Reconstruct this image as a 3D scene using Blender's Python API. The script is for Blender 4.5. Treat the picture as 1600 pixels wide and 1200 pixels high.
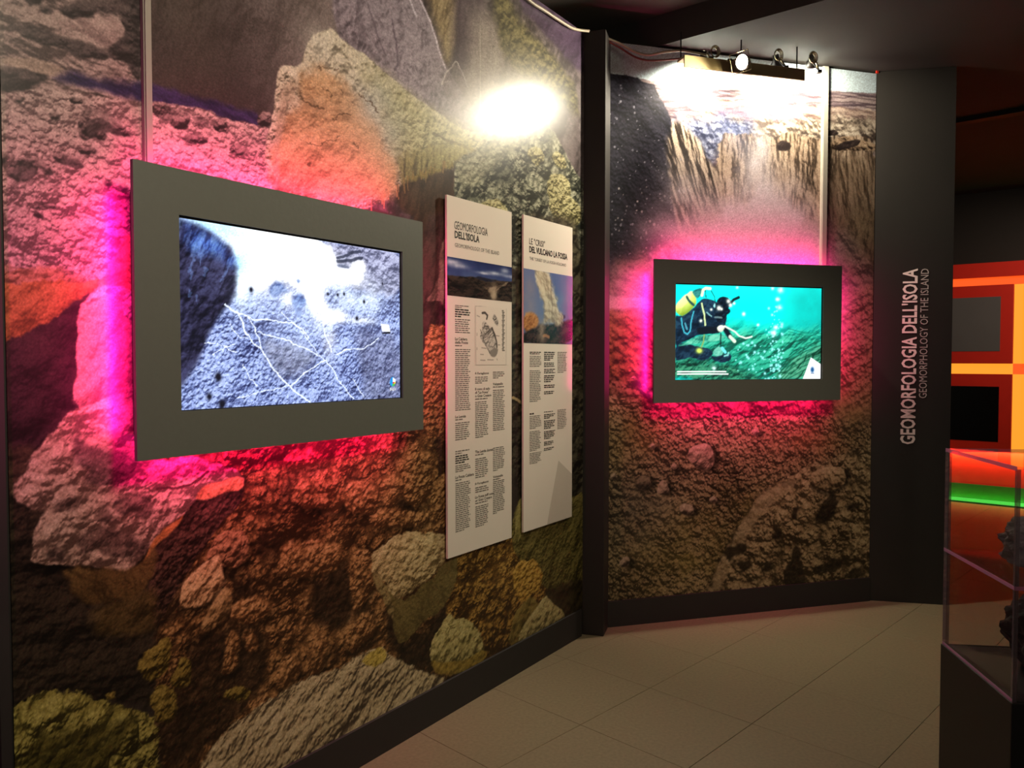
import bpy, bmesh, math, random
import numpy as np
from mathutils import Vector, Matrix

for _o in list(bpy.data.objects):
    bpy.data.objects.remove(_o, do_unlink=True)
SC = bpy.context.scene
COL = SC.collection

# ---------------------------------------------------------------- camera, world, exposure
_cam = bpy.data.cameras.new('camera')
_cam.sensor_fit = 'HORIZONTAL'; _cam.sensor_width = 36.0
_cam.lens = 1220.0 / 1600.0 * 36.0
_cam.clip_start = 0.02
CAMERA = bpy.data.objects.new('camera', _cam)
CAMERA.location = (0, 0, 1.5)
CAMERA.rotation_euler = (math.pi / 2 - math.atan(39.0 / 1220.0), 0, 0)
COL.objects.link(CAMERA)
SC.camera = CAMERA

_w = bpy.data.worlds.new('world'); SC.world = _w; _w.use_nodes = True
_bg = _w.node_tree.nodes['Background']
_bg.inputs[0].default_value = (1.0, 0.90, 0.74, 1); _bg.inputs[1].default_value = 0.072

SC.cycles.transparent_max_bounces = 32
SC.view_settings.view_transform = 'Standard'
SC.view_settings.look = 'None'
SC.view_settings.exposure = 0.0
SC.view_settings.gamma = 1.0
SC.view_settings.use_curve_mapping = False

def aim(o, target):
    d = Vector(target) - Vector(o.location)
    o.rotation_euler = d.to_track_quat('-Z', 'Y').to_euler()

def spot(name, loc, target, watts, col, angle=80, blend=0.6, radius=0.04, parent=None):
    l = bpy.data.lights.new(name, 'SPOT')
    l.energy = watts; l.color = col; l.spot_size = math.radians(angle); l.spot_blend = blend
    l.shadow_soft_size = radius
    o = bpy.data.objects.new(name, l); o.location = loc; COL.objects.link(o); aim(o, target)
    return o

def strip_light(name, loc, xdir, facing, length, width, watts, col, spread=180):
    """a rectangular LED strip: long side along xdir, shining along facing"""
    l = bpy.data.lights.new(name, 'AREA'); l.shape = 'RECTANGLE'
    l.size = length; l.size_y = width; l.energy = watts; l.color = col; l.spread = math.radians(spread)
    o = bpy.data.objects.new(name, l); COL.objects.link(o)
    x = Vector(xdir).normalized(); z = -Vector(facing).normalized(); y = z.cross(x)
    m = Matrix((x, y, z)).transposed().to_4x4(); m.translation = Vector(loc)
    o.matrix_world = m
    return o

# added fill spots, unseen, behind and beside the visitor (out of the frame)
WARM = (1.0, 0.87, 0.65)
spot('ceiling_spot_light', (1.30, 0.60, 3.15), (-0.80, 2.6, 1.85), 200, WARM, 75, 1.0, 0.30)
spot('ceiling_spot_light', (1.60, 1.90, 3.15), (0.10, 3.85, 1.9), 44, WARM, 55, 1.0, 0.25)
spot('ceiling_spot_light', (1.70, 2.20, 3.15), (1.35, 4.6, 0.72), 125, WARM, 48, 1.0, 0.25)
spot('ceiling_spot_light', (0.60, 1.60, 3.15), (0.9, 3.3, 0.0), 16, WARM, 80, 1.0, 0.25)
# ---------------------------------------------------------------- survey of the room (metres)
# The photograph was measured with this pinhole model; walls, panels and prints
# below are placed at the real positions this survey gives.
FPX, CAM_H = 1220.0, 1.5
PITCH = math.atan(39.0 / FPX)
_cp, _sp = math.cos(PITCH), math.sin(PITCH)

def ray(px, py):
    px = np.asarray(px, float); py = np.asarray(py, float)
    u = -(py - 600.0) / FPX
    return (px - 800.0) / FPX, _cp + u * _sp, -_sp + u * _cp

class Wall:
    """vertical plane: plan point P0, plan direction D; n points into the room"""
    def __init__(self, p0, deg):
        self.p0 = np.array(p0, float)
        a = math.radians(deg)
        self.d = np.array([math.sin(a), math.cos(a)])
        self.n = np.array([self.d[1], -self.d[0]])
    def hit(self, px, py, off=0.0):
        """point on the plane shifted off metres into the room -> (t, z)"""
        x, y, z = ray(px, py)
        num = self.n @ self.p0 + off
        s = num / (self.n[0] * x + self.n[1] * y)
        t = (x * s - self.p0[0]) * self.d[0] + (y * s - self.p0[1]) * self.d[1]
        return t, z * s + CAM_H
    def pt(self, t, z, off=0.0):
        p = self.p0 + self.d * t + self.n * off
        return (p[0], p[1], z)

def floor_pt(px, py, z=0.0):
    x, y, w = ray(px, py)
    s = (z - CAM_H) / w
    return (float(x * s), float(y * s))

W1 = Wall((0.269, 4.050), 34.5)     # long wall with the rock mural
W2 = Wall((0.512, 4.324), 74.06)    # wall with the crater mural
W3 = Wall((2.217, 4.811), 102.2)    # dark return with the vertical lettering
WALL_TOP = 3.235
BASE_H = 0.146
# ---------------------------------------------------------------- print engine
# The wall prints and screen pictures are flat prints: their colours are computed
# here from noise and outlines and stored per vertex of the printed sheet.
_TAB = np.random.RandomState(7).rand(256, 256)

def vnoise(x, y, s=0):
    xi = np.floor(x).astype(np.int64); yi = np.floor(y).astype(np.int64)
    fx = x - xi; fy = y - yi
    fx = fx * fx * (3 - 2 * fx); fy = fy * fy * (3 - 2 * fy)
    xi = xi + s * 91; yi = yi + s * 37
    x0 = xi & 255; x1 = (xi + 1) & 255; y0 = yi & 255; y1 = (yi + 1) & 255
    return ((_TAB[y0, x0] * (1 - fx) + _TAB[y0, x1] * fx) * (1 - fy)
            + (_TAB[y1, x0] * (1 - fx) + _TAB[y1, x1] * fx) * fy)

def fbm(x, y, octv=4, s=0, gain=0.5):
    a, tot, out = 1.0, 0.0, 0.0
    for o in range(octv):
        out = out + a * vnoise(x * 2.03 ** o, y * 2.03 ** o, s + o * 3)
        tot += a; a *= gain
    return out / tot

def worley(x, y, s=0, jit=0.9):
    xi = np.floor(x).astype(np.int64); yi = np.floor(y).astype(np.int64)
    f1 = np.full(x.shape, 9.0); f2 = np.full(x.shape, 9.0); cid = np.zeros(x.shape)
    for dy in (-1, 0, 1):
        for dx in (-1, 0, 1):
            cx = xi + dx; cy = yi + dy
            r1 = _TAB[(cy + s * 17) & 255, (cx + s * 29) & 255]
            r2 = _TAB[(cy + s * 17 + 101) & 255, (cx + s * 29 + 57) & 255]
            d = (cx + 0.5 + (r1 - 0.5) * jit - x) ** 2 + (cy + 0.5 + (r2 - 0.5) * jit - y) ** 2
            near = d < f1
            f2 = np.where(near, f1, np.minimum(f2, d))
            cid = np.where(near, (r1 * 7.13 + r2 * 3.7) % 1.0, cid)
            f1 = np.where(near, d, f1)
    return np.sqrt(f1), np.sqrt(f2), cid

def sstep(a, b, x):
    t = np.clip((x - a) / (b - a), 0, 1)
    return t * t * (3 - 2 * t)

def chaikin(p, n=1):
    p = np.asarray(p, float)
    for _ in range(n):
        q = np.roll(p, -1, 0)
        p = np.stack([0.75 * p + 0.25 * q, 0.25 * p + 0.75 * q], 1).reshape(-1, 2)
    return p

def poly_sd(P, X, Y):
    """signed distance, positive inside"""
    d = np.full(X.shape, 1e9); ins = np.zeros(X.shape, bool)
    n = len(P)
    for i in range(n):
        ax, ay = P[i]; bx, by = P[(i + 1) % n]
        ex, ey = bx - ax, by - ay
        L = ex * ex + ey * ey + 1e-12
        h = np.clip(((X - ax) * ex + (Y - ay) * ey) / L, 0, 1)
        d = np.minimum(d, (X - ax - h * ex) ** 2 + (Y - ay - h * ey) ** 2)
        if abs(ey) > 1e-12:
            ins ^= ((ay > Y) != (by > Y)) & (X < ex * (Y - ay) / ey + ax)
    d = np.sqrt(d)
    return np.where(ins, d, -d)

def line_d(P, X, Y):
    d = np.full(X.shape, 1e9)
    for i in range(len(P) - 1):
        ax, ay = P[i]; bx, by = P[i + 1]
        ex, ey = bx - ax, by - ay
        L = ex * ex + ey * ey + 1e-12
        h = np.clip(((X - ax) * ex + (Y - ay) * ey) / L, 0, 1)
        d = np.minimum(d, (X - ax - h * ex) ** 2 + (Y - ay - h * ey) ** 2)
    return np.sqrt(d)

def RGB(c):
    return np.array(c, float) / 255.0

class Sheet:
    """printed sheet on a grid of us x vs (metres on its wall)"""
    sat = 1.0
    def __init__(self, us, vs, conv, bg=(60, 52, 50)):
        self.us, self.vs, self.conv = us, vs, conv
        self.U, self.V = np.meshgrid(us, vs)
        self.col = np.zeros(self.U.shape + (3,)) + RGB(bg)
    def w(self, pts):
        p = np.asarray(pts, float)
        t, z = self.conv(p[:, 0], p[:, 1])
        return np.stack([t, z], 1)
    def box(self, P, m):
        i0, i1 = np.searchsorted(self.us, [P[:, 0].min() - m, P[:, 0].max() + m])
        j0, j1 = np.searchsorted(self.vs, [P[:, 1].min() - m, P[:, 1].max() + m])
        i0 = max(i0 - 1, 0); j0 = max(j0 - 1, 0)
        return (slice(j0, min(j1 + 1, len(self.vs))), slice(i0, min(i1 + 1, len(self.us))))
    def height(self, X, Y, bumps, seed):
        h = np.zeros(X.shape); crev = np.zeros(X.shape)
        for k, b in enumerate(bumps):
            kind, fr, amp = b[0], b[1], b[2]
            x, y = X, Y
            if kind != 'f':
                x = X + (fbm(X * fr * 1.7, Y * fr * 1.7, 2, seed + 40) - 0.5) * 0.7 / fr
                y = Y + (fbm(X * fr * 1.7, Y * fr * 1.7, 2, seed + 60) - 0.5) * 0.7 / fr
            if len(b) > 3:                       # stretch: angle (deg), ratio
                a = math.radians(b[3]); c, s = math.cos(a), math.sin(a)
                x, y = (x * c + y * s) / b[4], (-x * s + y * c)
            if kind == 'f':
                h += amp / fr * (fbm(x * fr, y * fr, 5, seed + k, 0.44) - 0.5) * 2
            elif kind == 'r':
                n = 1 - np.abs(fbm(x * fr, y * fr, 4, seed + k) - 0.5) * 4
                h += amp / fr * n
            elif kind == 'w':
                f1, f2, cid = worley(x * fr, y * fr, seed + k)
                h += amp / fr * 1.15 * (1 - sstep(0.0, 0.95, f1)) * (0.5 + 0.8 * cid)
                crev += (0.45 * (1 - sstep(0.0, 0.16, f2 - f1)) + 0.75 * sstep(0.42, 0.85, f1)) * min(1.0, amp)
            elif kind == 'p':                    # loose pebbles, gaps between
                f1, f2, cid = worley(x * fr, y * fr, seed + k)
                r = 0.18 + 0.34 * cid
                h += amp / fr * np.sqrt(np.clip(1 - (f1 / r) ** 2, 0, 1)) * r * 2
                crev += sstep(r * 0.85, r * 1.05, f1) * (1 - sstep(r * 1.05, r * 1.5, f1)) * 0.5 * min(1, amp)
        return h, crev
    def region(self, pts, ramp, bumps=(), dome=0.0, dw=0.05, edge=0.004, rough=0.008, rf=22,
               light=(-0.35, 0.8), gain=1.0, ao=0.5, seed=1, alpha=1.0, var=0.15, vf=7, ch=1,
               grad=0.22, rim=0.0, px=True, cast=0.0, cd=(0.010, -0.022), cw=0.02, con=0.42):
        P = self.w(pts) if px else np.asarray(pts, float)
        if ch: P = chaikin(P, ch)
        sl = self.box(P, edge + rough * 1.5 + (0.05 if cast else 0))
        X, Y = self.U[sl], self.V[sl]
        if X.size < 9 or min(X.shape) < 3: return
        if cast:
            q = poly_sd(P + np.array(cd), X, Y) + rough * 2 * (fbm(X * rf, Y * rf, 3, seed + 5, 0.6) - 0.5)
            self.col[sl] *= (1 - cast * sstep(-cw, cw, q))[..., None]
        sd = poly_sd(P, X, Y)
        sd = sd + rough * 2 * (fbm(X * rf, Y * rf, 4, seed + 5, 0.6) - 0.5)
        a = sstep(-edge, edge, sd) * alpha
        h, crev = self.height(X, Y, bumps, seed)
        if dome: h = h + dome * (1 - np.exp(-np.clip(sd, 0, None) / dw))
        gy, gx = np.gradient(h, self.vs[sl[0]], self.us[sl[1]])
        gx *= gain; gy *= gain
        sh = (-gx * light[0] - gy * light[1] + 0.6) / np.sqrt(1 + 0.55 * (gx * gx + gy * gy))
        tone = np.clip(0.5 + (sh - 0.6) * con, 0, 1)
        tone = tone * (1 - ao * np.clip(crev, 0, 1))
        tone = tone + var * (fbm(X * vf, Y * vf, 3, seed + 9) - 0.5) * 2
        lo, hi = P[:, 1].min(), P[:, 1].max()
        if grad: tone = tone + grad * np.clip((Y - lo) / (hi - lo + 1e-9) - 0.5, -0.5, 0.5)
        if rim: tone = tone + rim * np.exp(-np.clip(sd, 0, None) / 0.012)
        tone = np.clip(tone, 0, 1)
        n = len(ramp)
        xs = np.linspace(0, 1, n)
        c = np.stack([np.interp(tone, xs, [r[k] / 255.0 for r in ramp]) for k in range(3)], -1)
        self.col[sl] = self.col[sl] * (1 - a[..., None]) + c * a[..., None]
    def glow(self, px, py, rx, ry, c, amt, noise=0.6, nf=6, seed=3, pw=1.0):
        """soft cloud (steam, tint) in the print; radii in metres"""
        (u, v), = self.w([(px, py)])
        sl = self.box(np.array([[u - rx * 2.2, v - ry * 2.2], [u + rx * 2.2, v + ry * 2.2]]), 0)
        X, Y = self.U[sl], self.V[sl]
        if X.size < 4: return
        n = fbm(X * nf, Y * nf, 5, seed) - 0.5
        d = ((X - u) / rx) ** 2 + ((Y - v) / ry) ** 2
        a = np.clip(np.exp(-d * pw) * (1 + noise * 2.4 * n) * amt, 0, 1)[..., None]
        self.col[sl] = self.col[sl] * (1 - a) + RGB(c) * a
    def line(self, pts, wd, c, amt=1.0, wob=0.004, wf=30, seed=2, px=True):
        P = self.w(pts) if px else np.asarray(pts, float)
        sl = self.box(P, wd * 2 + wob * 2)
        X, Y = self.U[sl], self.V[sl]
        if X.size < 4: return
        x = X + (fbm(X * wf, Y * wf, 3, seed) - 0.5) * 2 * wob
        y = Y + (fbm(X * wf, Y * wf, 3, seed + 8) - 0.5) * 2 * wob
        a = ((1 - sstep(wd * 0.5, wd * 1.2, line_d(P, x, y))) * amt)[..., None]
        self.col[sl] = self.col[sl] * (1 - a) + RGB(c) * a
    def dots(self, n, pts, c, r0, r1, seed=5, amt=1.0, asp=1.0):
        """scattered specks inside an outline"""
        P = self.w(pts); rs = np.random.RandomState(seed)
        lo, hi = P.min(0), P.max(0)
        k = 0
        for _ in range(n * 6):
            if k >= n: break
            q = lo + (hi - lo) * rs.rand(2)
            if poly_sd(P, np.array([[q[0]]]), np.array([[q[1]]]))[0, 0] < 0: continue
            k += 1
            r = r0 + (r1 - r0) * rs.rand() ** 2
            sl = self.box(np.array([q - r * 1.5, q + r * 1.5]), 0)
            X, Y = self.U[sl], self.V[sl]
            d = np.sqrt(((X - q[0]) / asp) ** 2 + (Y - q[1]) ** 2)
            a = ((1 - sstep(r * 0.5, r * 1.1, d)) * amt * (0.5 + 0.5 * rs.rand()))[..., None]
            self.col[sl] = self.col[sl] * (1 - a) + RGB(c) * a
    def grain(self, amp, seed=1):
        """print grain at the finest scale of the sheet"""
        r = np.random.RandomState(seed).randn(*self.U.shape)
        b = (r + np.roll(r, 1, 0) + np.roll(r, 1, 1) + np.roll(np.roll(r, 1, 0), 1, 1)) * 0.5
        self.col = np.clip(self.col * (1 + amp * (0.5 * r + 0.7 * b))[..., None], 0, 1)
    def linear(self):
        c = np.clip(self.col, 0, 1)
        g = (c @ np.array([0.3, 0.6, 0.1]))[..., None]
        c = np.clip(g + (c - g) * self.sat, 0, 1)
        return np.where(c <= 0.04045, c / 12.92, ((c + 0.055) / 1.055) ** 2.4)
# ---------------------------------------------------------------- picture of the rock mural (long wall)
def paint_mural_rocks():
    us = W1.hit(np.linspace(9, 911, 640), np.full(640, 561.0))[0]
    vs = np.concatenate([np.linspace(BASE_H, 0.35, 51, endpoint=False), np.linspace(0.35, 2.45, 860, endpoint=False),
                         np.linspace(2.45, WALL_TOP, 200)])
    S = Sheet(us, vs, lambda x, y: W1.hit(x, y), bg=(52, 44, 40))
    R, G, LN = S.region, S.glow, S.line
    DK = (30, 24, 22)
    # --- far cliff in smoke, upper half
    R([(225, -160), (930, -160), (930, 345), (640, 345), (400, 260), (225, 190)],
      [(48, 40, 40), (86, 75, 76), (128, 116, 118)],
      bumps=[('f', 5, 1.5, 72, 3.0), ('f', 16, 0.9, 75, 4.0), ('r', 9, 0.30, 70, 3.5), ('f', 3, 1.0)], var=0.30, vf=4, seed=11, rough=0, ch=0)
    G(330, 200, 0.42, 0.50, (52, 43, 43), 0.85, 0.3, 4, 4)
    G(475, 10, 0.22, 0.45, (142, 130, 124), 0.65, 0.5, 5, 6)
    G(290, 30, 0.2, 0.5, (92, 84, 74), 0.5, 0.6, 5, 7)
    R([(515, -120), (640, -120), (655, 0), (676, 40), (690, 92), (712, 130), (752, 188), (740, 230), (690, 230),
       (640, 190), (560, 95), (520, 62)], [(80, 70, 78), (150, 138, 148), (184, 172, 182)],
      bumps=[('f', 9, 1.1, 105, 3.5), ('r', 14, 0.35, 110, 4), ('f', 40, .5)], seed=14, var=0.18, vf=6, rough=0.004, edge=0.01)
    LN([(640, -60), (655, 0), (672, 34), (686, 82), (694, 105)], 0.006, (222, 212, 226), 0.8, seed=3)
    LN([(640, 0), (646, 18), (650, 26)], 0.006, (230, 222, 236), 0.7)
    LN([(612, 30), (622, 90), (618, 110)], 0.006, (76, 64, 78), 0.6, wob=0.012)
    LN([(575, 10), (590, 60), (600, 80)], 0.005, (90, 78, 90), 0.6, wob=0.012)
    R([(660, -100), (720, -100), (716, 40), (708, 90), (696, 100), (688, 60), (668, 10)],
      [(84, 68, 48), (160, 140, 104), (192, 176, 140)], bumps=[('f', 12, 1.2, 80, 3)], seed=17, rough=0.02, edge=0.03)
    R([(712, -100), (745, -100), (760, 60), (740, 150), (712, 100), (706, 60)],
      [(52, 40, 48), (84, 70, 78), (116, 104, 106)], bumps=[('f', 10, 1.2, 100, 3)], seed=18, rough=0.02, edge=0.05)
    R([(735, 10), (765, 20), (790, 60), (780, 130), (740, 170), (722, 150), (735, 80)],
      [(92, 80, 84), (138, 126, 124), (160, 148, 142)], bumps=[('f', 9, 1.2, 100, 3)], seed=19, rough=0.03, edge=0.06)
    R([(768, -60), (800, 10), (816, 40), (850, 70), (880, 110), (900, 140), (905, 190), (860, 140), (800, 110), (775, 60)],
      [(40, 36, 20), (92, 84, 52), (140, 130, 84)], bumps=[('w', 22, 0.7), ('f', 30, .8)], seed=20, rough=0.02, edge=0.03)
    R([(800, -80), (920, -80), (920, 120), (895, 105), (868, 72), (845, 50), (828, 28), (812, 15)],
      [(50, 38, 52), (74, 58, 78), (92, 76, 96)], bumps=[('f', 9, .8, 60, 2)], seed=21, rough=0.01, edge=0.02)
    G(800, 150, 0.35, 0.30, (176, 166, 140), 0.60, 0.4, 5, 9)
    G(760, 190, 0.30, 0.20, (142, 128, 124), 0.55, 0.4, 5, 10)
    for sp in ([(689, 131), (694, 122), (696, 114), (704, 106), (711, 96), (714, 98), (721, 112), (729, 135)],
               [(689, 131), (698, 127), (703, 128)]):
        LN(sp, 0.004, (206, 196, 190), 0.75, wob=0.004)
    R([(689, 131), (697, 113), (711, 96), (722, 113), (732, 140), (700, 160)], [(104, 92, 92), (132, 118, 116), (150, 138, 134)],
      bumps=[('f', 14, .8, 80, 2)], seed=23, alpha=0.5, edge=0.01)
    # seam of two print lengths
    LN([(749, 40), (750, 208)], 0.0025, (196, 186, 172), 0.5, wob=0)
    # --- ash slope, upper left
    R([(-40, -260), (222, -260), (222, 172), (150, 145), (-40, 150)], [(82, 70, 68), (160, 140, 134), (196, 178, 168)],
      bumps=[('f', 14, 1.4, -18, 2.4), ('f', 46, 1.0, -15, 1.6)], seed=31, var=0.16, rough=0, ch=0)
    dkr = [(44, 38, 38), (78, 68, 68), (116, 102, 98)]
    for k, p in enumerate([[(90, 12), (120, 2), (178, -4), (186, 22), (160, 20), (130, 32), (100, 27)],
                           [(4, 38), (34, 34), (62, 36), (92, 58), (130, 62), (176, 84), (172, 95), (140, 94), (90, 72), (58, 70), (20, 50)],
                           [(-10, 100), (30, 102), (68, 112), (80, 124), (64, 134), (30, 146), (-10, 150)],
                           [(180, -30), (222, -30), (222, 135), (205, 118), (196, 96), (170, 92), (172, 76), (196, 54), (186, 26)],
                           [(30, -20), (62, -20), (66, 6), (40, 8)], [(60, 14), (75, 10), (82, 20), (66, 22)],
                           [(-5, -60), (20, -55), (60, -40), (90, -60), (60, -80)], [(120, -60), (170, -80), (190, -55), (150, -40)]]):
        R(p, dkr, bumps=[('f', 20, 1.3, -10, 1.5), ('w', 30, .35)], dome=0.02, dw=0.02, seed=33 + k, rough=0.015, rf=18, edge=0.006)
    R([(85, 34), (120, 30), (184, 26), (197, 52), (172, 76), (150, 62), (112, 46)], [(120, 100, 98), (168, 146, 140), (190, 170, 162)],
      bumps=[('f', 20, .8, -20, 2)], seed=44, rough=0.012, rf=20)
    R([(0, 88), (60, 92), (120, 118), (165, 132), (110, 130), (60, 112), (0, 102)], [(120, 104, 94), (172, 152, 138), (190, 172, 156)],
      bumps=[('f', 20, .6, -20, 3)], seed=45, rough=0.008)
    R([(78, 126), (100, 112), (140, 118), (190, 128), (235, 132), (300, 150), (360, 166), (402, 178), (400, 200),
       (330, 178), (240, 160), (200, 156), (140, 142)], [(28, 22, 44), (56, 46, 84), (72, 60, 108)],
      bumps=[('f', 10, .8, -14, 4)], seed=46, rough=0.015, edge=0.012)
    # pale scree field behind the screen
    R([(-40, 146), (60, 138), (110, 142), (150, 150), (205, 158), (240, 160), (290, 166), (330, 172), (350, 188), (400, 196), (425, 200),
       (425, 300), (470, 470), (160, 470), (90, 426), (-40, 426)],
      [(88, 70, 70), (176, 156, 148), (204, 186, 176)],
      bumps=[('f', 13, .9, -24, 2.2), ('f', 38, .9, -26, 2.2), ('p', 26, 0.8, -20, 1.4), ('p', 52, .7, -20, 1.3), ('f', 120, .9)], seed=50, var=0.12, rough=0.012, ao=0.55)
    stone = [(40, 32, 34), (104, 88, 86), (164, 146, 138)]
    for k, p in enumerate([[(121, 190), (128, 172), (140, 167), (165, 176), (182, 192), (208, 212), (190, 217), (165, 206), (150, 217), (124, 218)],
                           [(236, 162), (262, 158), (268, 176), (262, 190), (238, 180)], [(264, 170), (288, 172), (300, 186), (290, 204), (266, 200)],
                           [(8, 262), (28, 250), (46, 244), (62, 256), (56, 276), (30, 288), (8, 276)], [(42, 243), (60, 248), (86, 270), (72, 276), (58, 262)],
                           [(80, 244), (96, 240), (118, 246), (132, 256), (122, 261), (92, 256)], [(120, 232), (146, 227), (150, 238), (134, 243), (122, 240)],
                           [(274, 216), (300, 208), (330, 222), (310, 228)], [(355, 232), (372, 224), (386, 230), (384, 242), (362, 242)],
                           [(400, 182), (412, 174), (424, 176), (420, 200), (402, 198)], [(-4, 160), (12, 160), (14, 170), (-4, 172)],
                           [(24, 156), (36, 150), (42, 158), (28, 162)], [(150, 204), (160, 204), (168, 214), (158, 222), (146, 216)],
                           [(52, 322), (70, 316), (88, 320), (86, 326), (54, 328)], [(50, 332), (62, 332), (66, 340), (54, 342)],
                           [(-4, 236), (8, 236), (12, 252), (-4, 256)], [(156, 284), (170, 280), (178, 290), (166, 294)],
                           [(184, 288), (198, 286), (200, 298), (188, 302)], [(330, 190), (350, 186), (358, 206), (336, 206)],
                           [(300, 182), (318, 186), (326, 200), (308, 200)], [(78, 176), (92, 180), (90, 188), (76, 186)], [(108, 154), (128, 156), (130, 164), (112, 162)]]):
        R(p, stone, bumps=[('f', 24, 1.2), ('w', 26, .4)], dome=0.03, dw=0.03, seed=60 + k, rough=0.008, rf=30, edge=0.004, light=(-0.3, 1.0))
        if k in (0, 3, 4, 5):
            q = np.array(p, float); c = q.mean(0)
            R(np.stack([c[0] + (q[:, 0] - c[0]) * .7 + 4, c[1] + (q[:, 1] - c[1]) * .6 + 5], 1), dkr, bumps=[('f', 30, 1.0)], seed=70 + k, rough=0.01, alpha=.8)
    # overhanging ochre ledge and the hollow under it
    R([(-40, 520), (20, 528), (80, 498), (120, 474), (150, 450), (215, 440), (225, 640), (100, 690), (60, 700), (-40, 800)],
      [(26, 16, 18), (50, 34, 38), (70, 50, 52)], bumps=[('f', 14, .8)], seed=80, rough=0.01)
    R([(-40, 420), (20, 424), (60, 420), (90, 424), (112, 432), (135, 440), (158, 436), (152, 452), (120, 470), (80, 500), (20, 528), (-40, 552)],
      [(84, 54, 32), (152, 106, 62), (188, 142, 94)], bumps=[('f', 26, .7), ('f', 70, .5)], dome=0.02, dw=0.05, seed=82, rough=0.010, rf=45, var=0.12, light=(-.3, .5))
    R([(-40, 412), (30, 418), (90, 416), (140, 436), (110, 440), (70, 436), (20, 442), (-40, 448)], [(66, 46, 40), (140, 108, 88), (190, 160, 140)],
      bumps=[('w', 34, .8, -10, 2), ('f', 50, 1.)], seed=83, rough=0.016, rf=40, alpha=0.75)
    R([(150, 440), (215, 340), (222, 460), (200, 462), (165, 452)], [(120, 70, 60), (196, 130, 104), (220, 170, 150)],
      bumps=[('f', 30, .7)], seed=84, rough=0.02)
    # tall pale stone lit from behind the screen
    R([(122, 486), (140, 456), (165, 446), (190, 450), (225, 462), (225, 620), (160, 628), (112, 640), (118, 580), (120, 520)],
      [(96, 70, 66), (176, 142, 132), (204, 172, 160)], bumps=[('f', 20, .6, 80, 2), ('f', 60, .4)], dome=0.05, dw=0.05, seed=86, rough=0.01, rf=30)
    R([(128, 476), (150, 450), (176, 447), (225, 462), (225, 510), (196, 500), (188, 470), (160, 462), (138, 480)],
      [(100, 84, 84), (190, 170, 164), (226, 206, 200)], bumps=[('w', 30, .8), ('f', 60, 1.0)], seed=87, rough=0.012, rf=40)
    # dark ground, lower left
    R([(-30, 690), (60, 700), (250, 860), (330, 920), (300, 1080), (240, 1110), (160, 1100), (-30, 1110)],
      [(20, 17, 13), (46, 38, 30), (74, 62, 46)], bumps=[('f', 14, 1.3, -20, 2), ('f', 50, 1.0), ('w', 40, .2)], seed=90, rough=0.02, edge=0.02)
    # --- rubble slope, whole lower middle
    R([(215, 690), (420, 660), (720, 560), (720, 900), (930, 760), (930, 1000), (700, 1080), (560, 1060), (420, 1110), (300, 1220), (240, 1200),
       (235, 1000), (250, 880), (300, 800)],
      [(44, 28, 16), (138, 100, 58), (204, 160, 106)],
      bumps=[('w', 7, .9), ('w', 17, 1.0), ('w', 40, 1.0), ('w', 85, .7), ('f', 120, 1.0), ('f', 5, 1.2)], seed=100, var=0.22, vf=5, ao=0.65, rough=0.03, edge=0.015)
    # dark pockets in the rubble
    for k, (p, al) in enumerate([([(300, 985), (380, 960), (420, 1000), (410, 1080), (340, 1140), (280, 1200), (240, 1200), (250, 1110), (280, 1040)], .72),
                           ([(478, 905), (520, 885), (550, 900), (552, 960), (530, 985), (490, 975), (474, 940)], .8),
                           ([(350, 900), (390, 890), (392, 930), (370, 950), (345, 930)], .7),
                           ([(455, 745), (490, 770), (500, 800), (470, 800), (450, 775)], .65), ([(240, 890), (300, 800), (360, 800), (300, 890), (285, 940), (240, 985)], .55),
                           ([(610, 930), (630, 1000), (660, 980), (700, 940), (712, 960), (690, 1000), (680, 1060), (620, 1030), (600, 1000)], .85),
                           ([(545, 730), (565, 745), (560, 780), (545, 770)], .6), ([(620, 760), (650, 785), (640, 800), (622, 790)], .6),
                           ([(400, 820), (440, 850), (430, 890), (400, 880)], .5), ([(560, 935), (582, 950), (585, 1000), (560, 985)], .5),
                           ([(660, 640), (705, 660), (705, 740), (680, 720)], .5)]):
        R(p, [(14, 10, 8), (40, 28, 20), (66, 48, 34)], bumps=[('w', 20, .8), ('w', 44, .8)], seed=120 + k, rough=0.06, rf=11, edge=0.03, alpha=al)
    # larger lumps riding on the rubble
    lump = [(62, 40, 22), (156, 114, 68), (214, 170, 118)]
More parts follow.
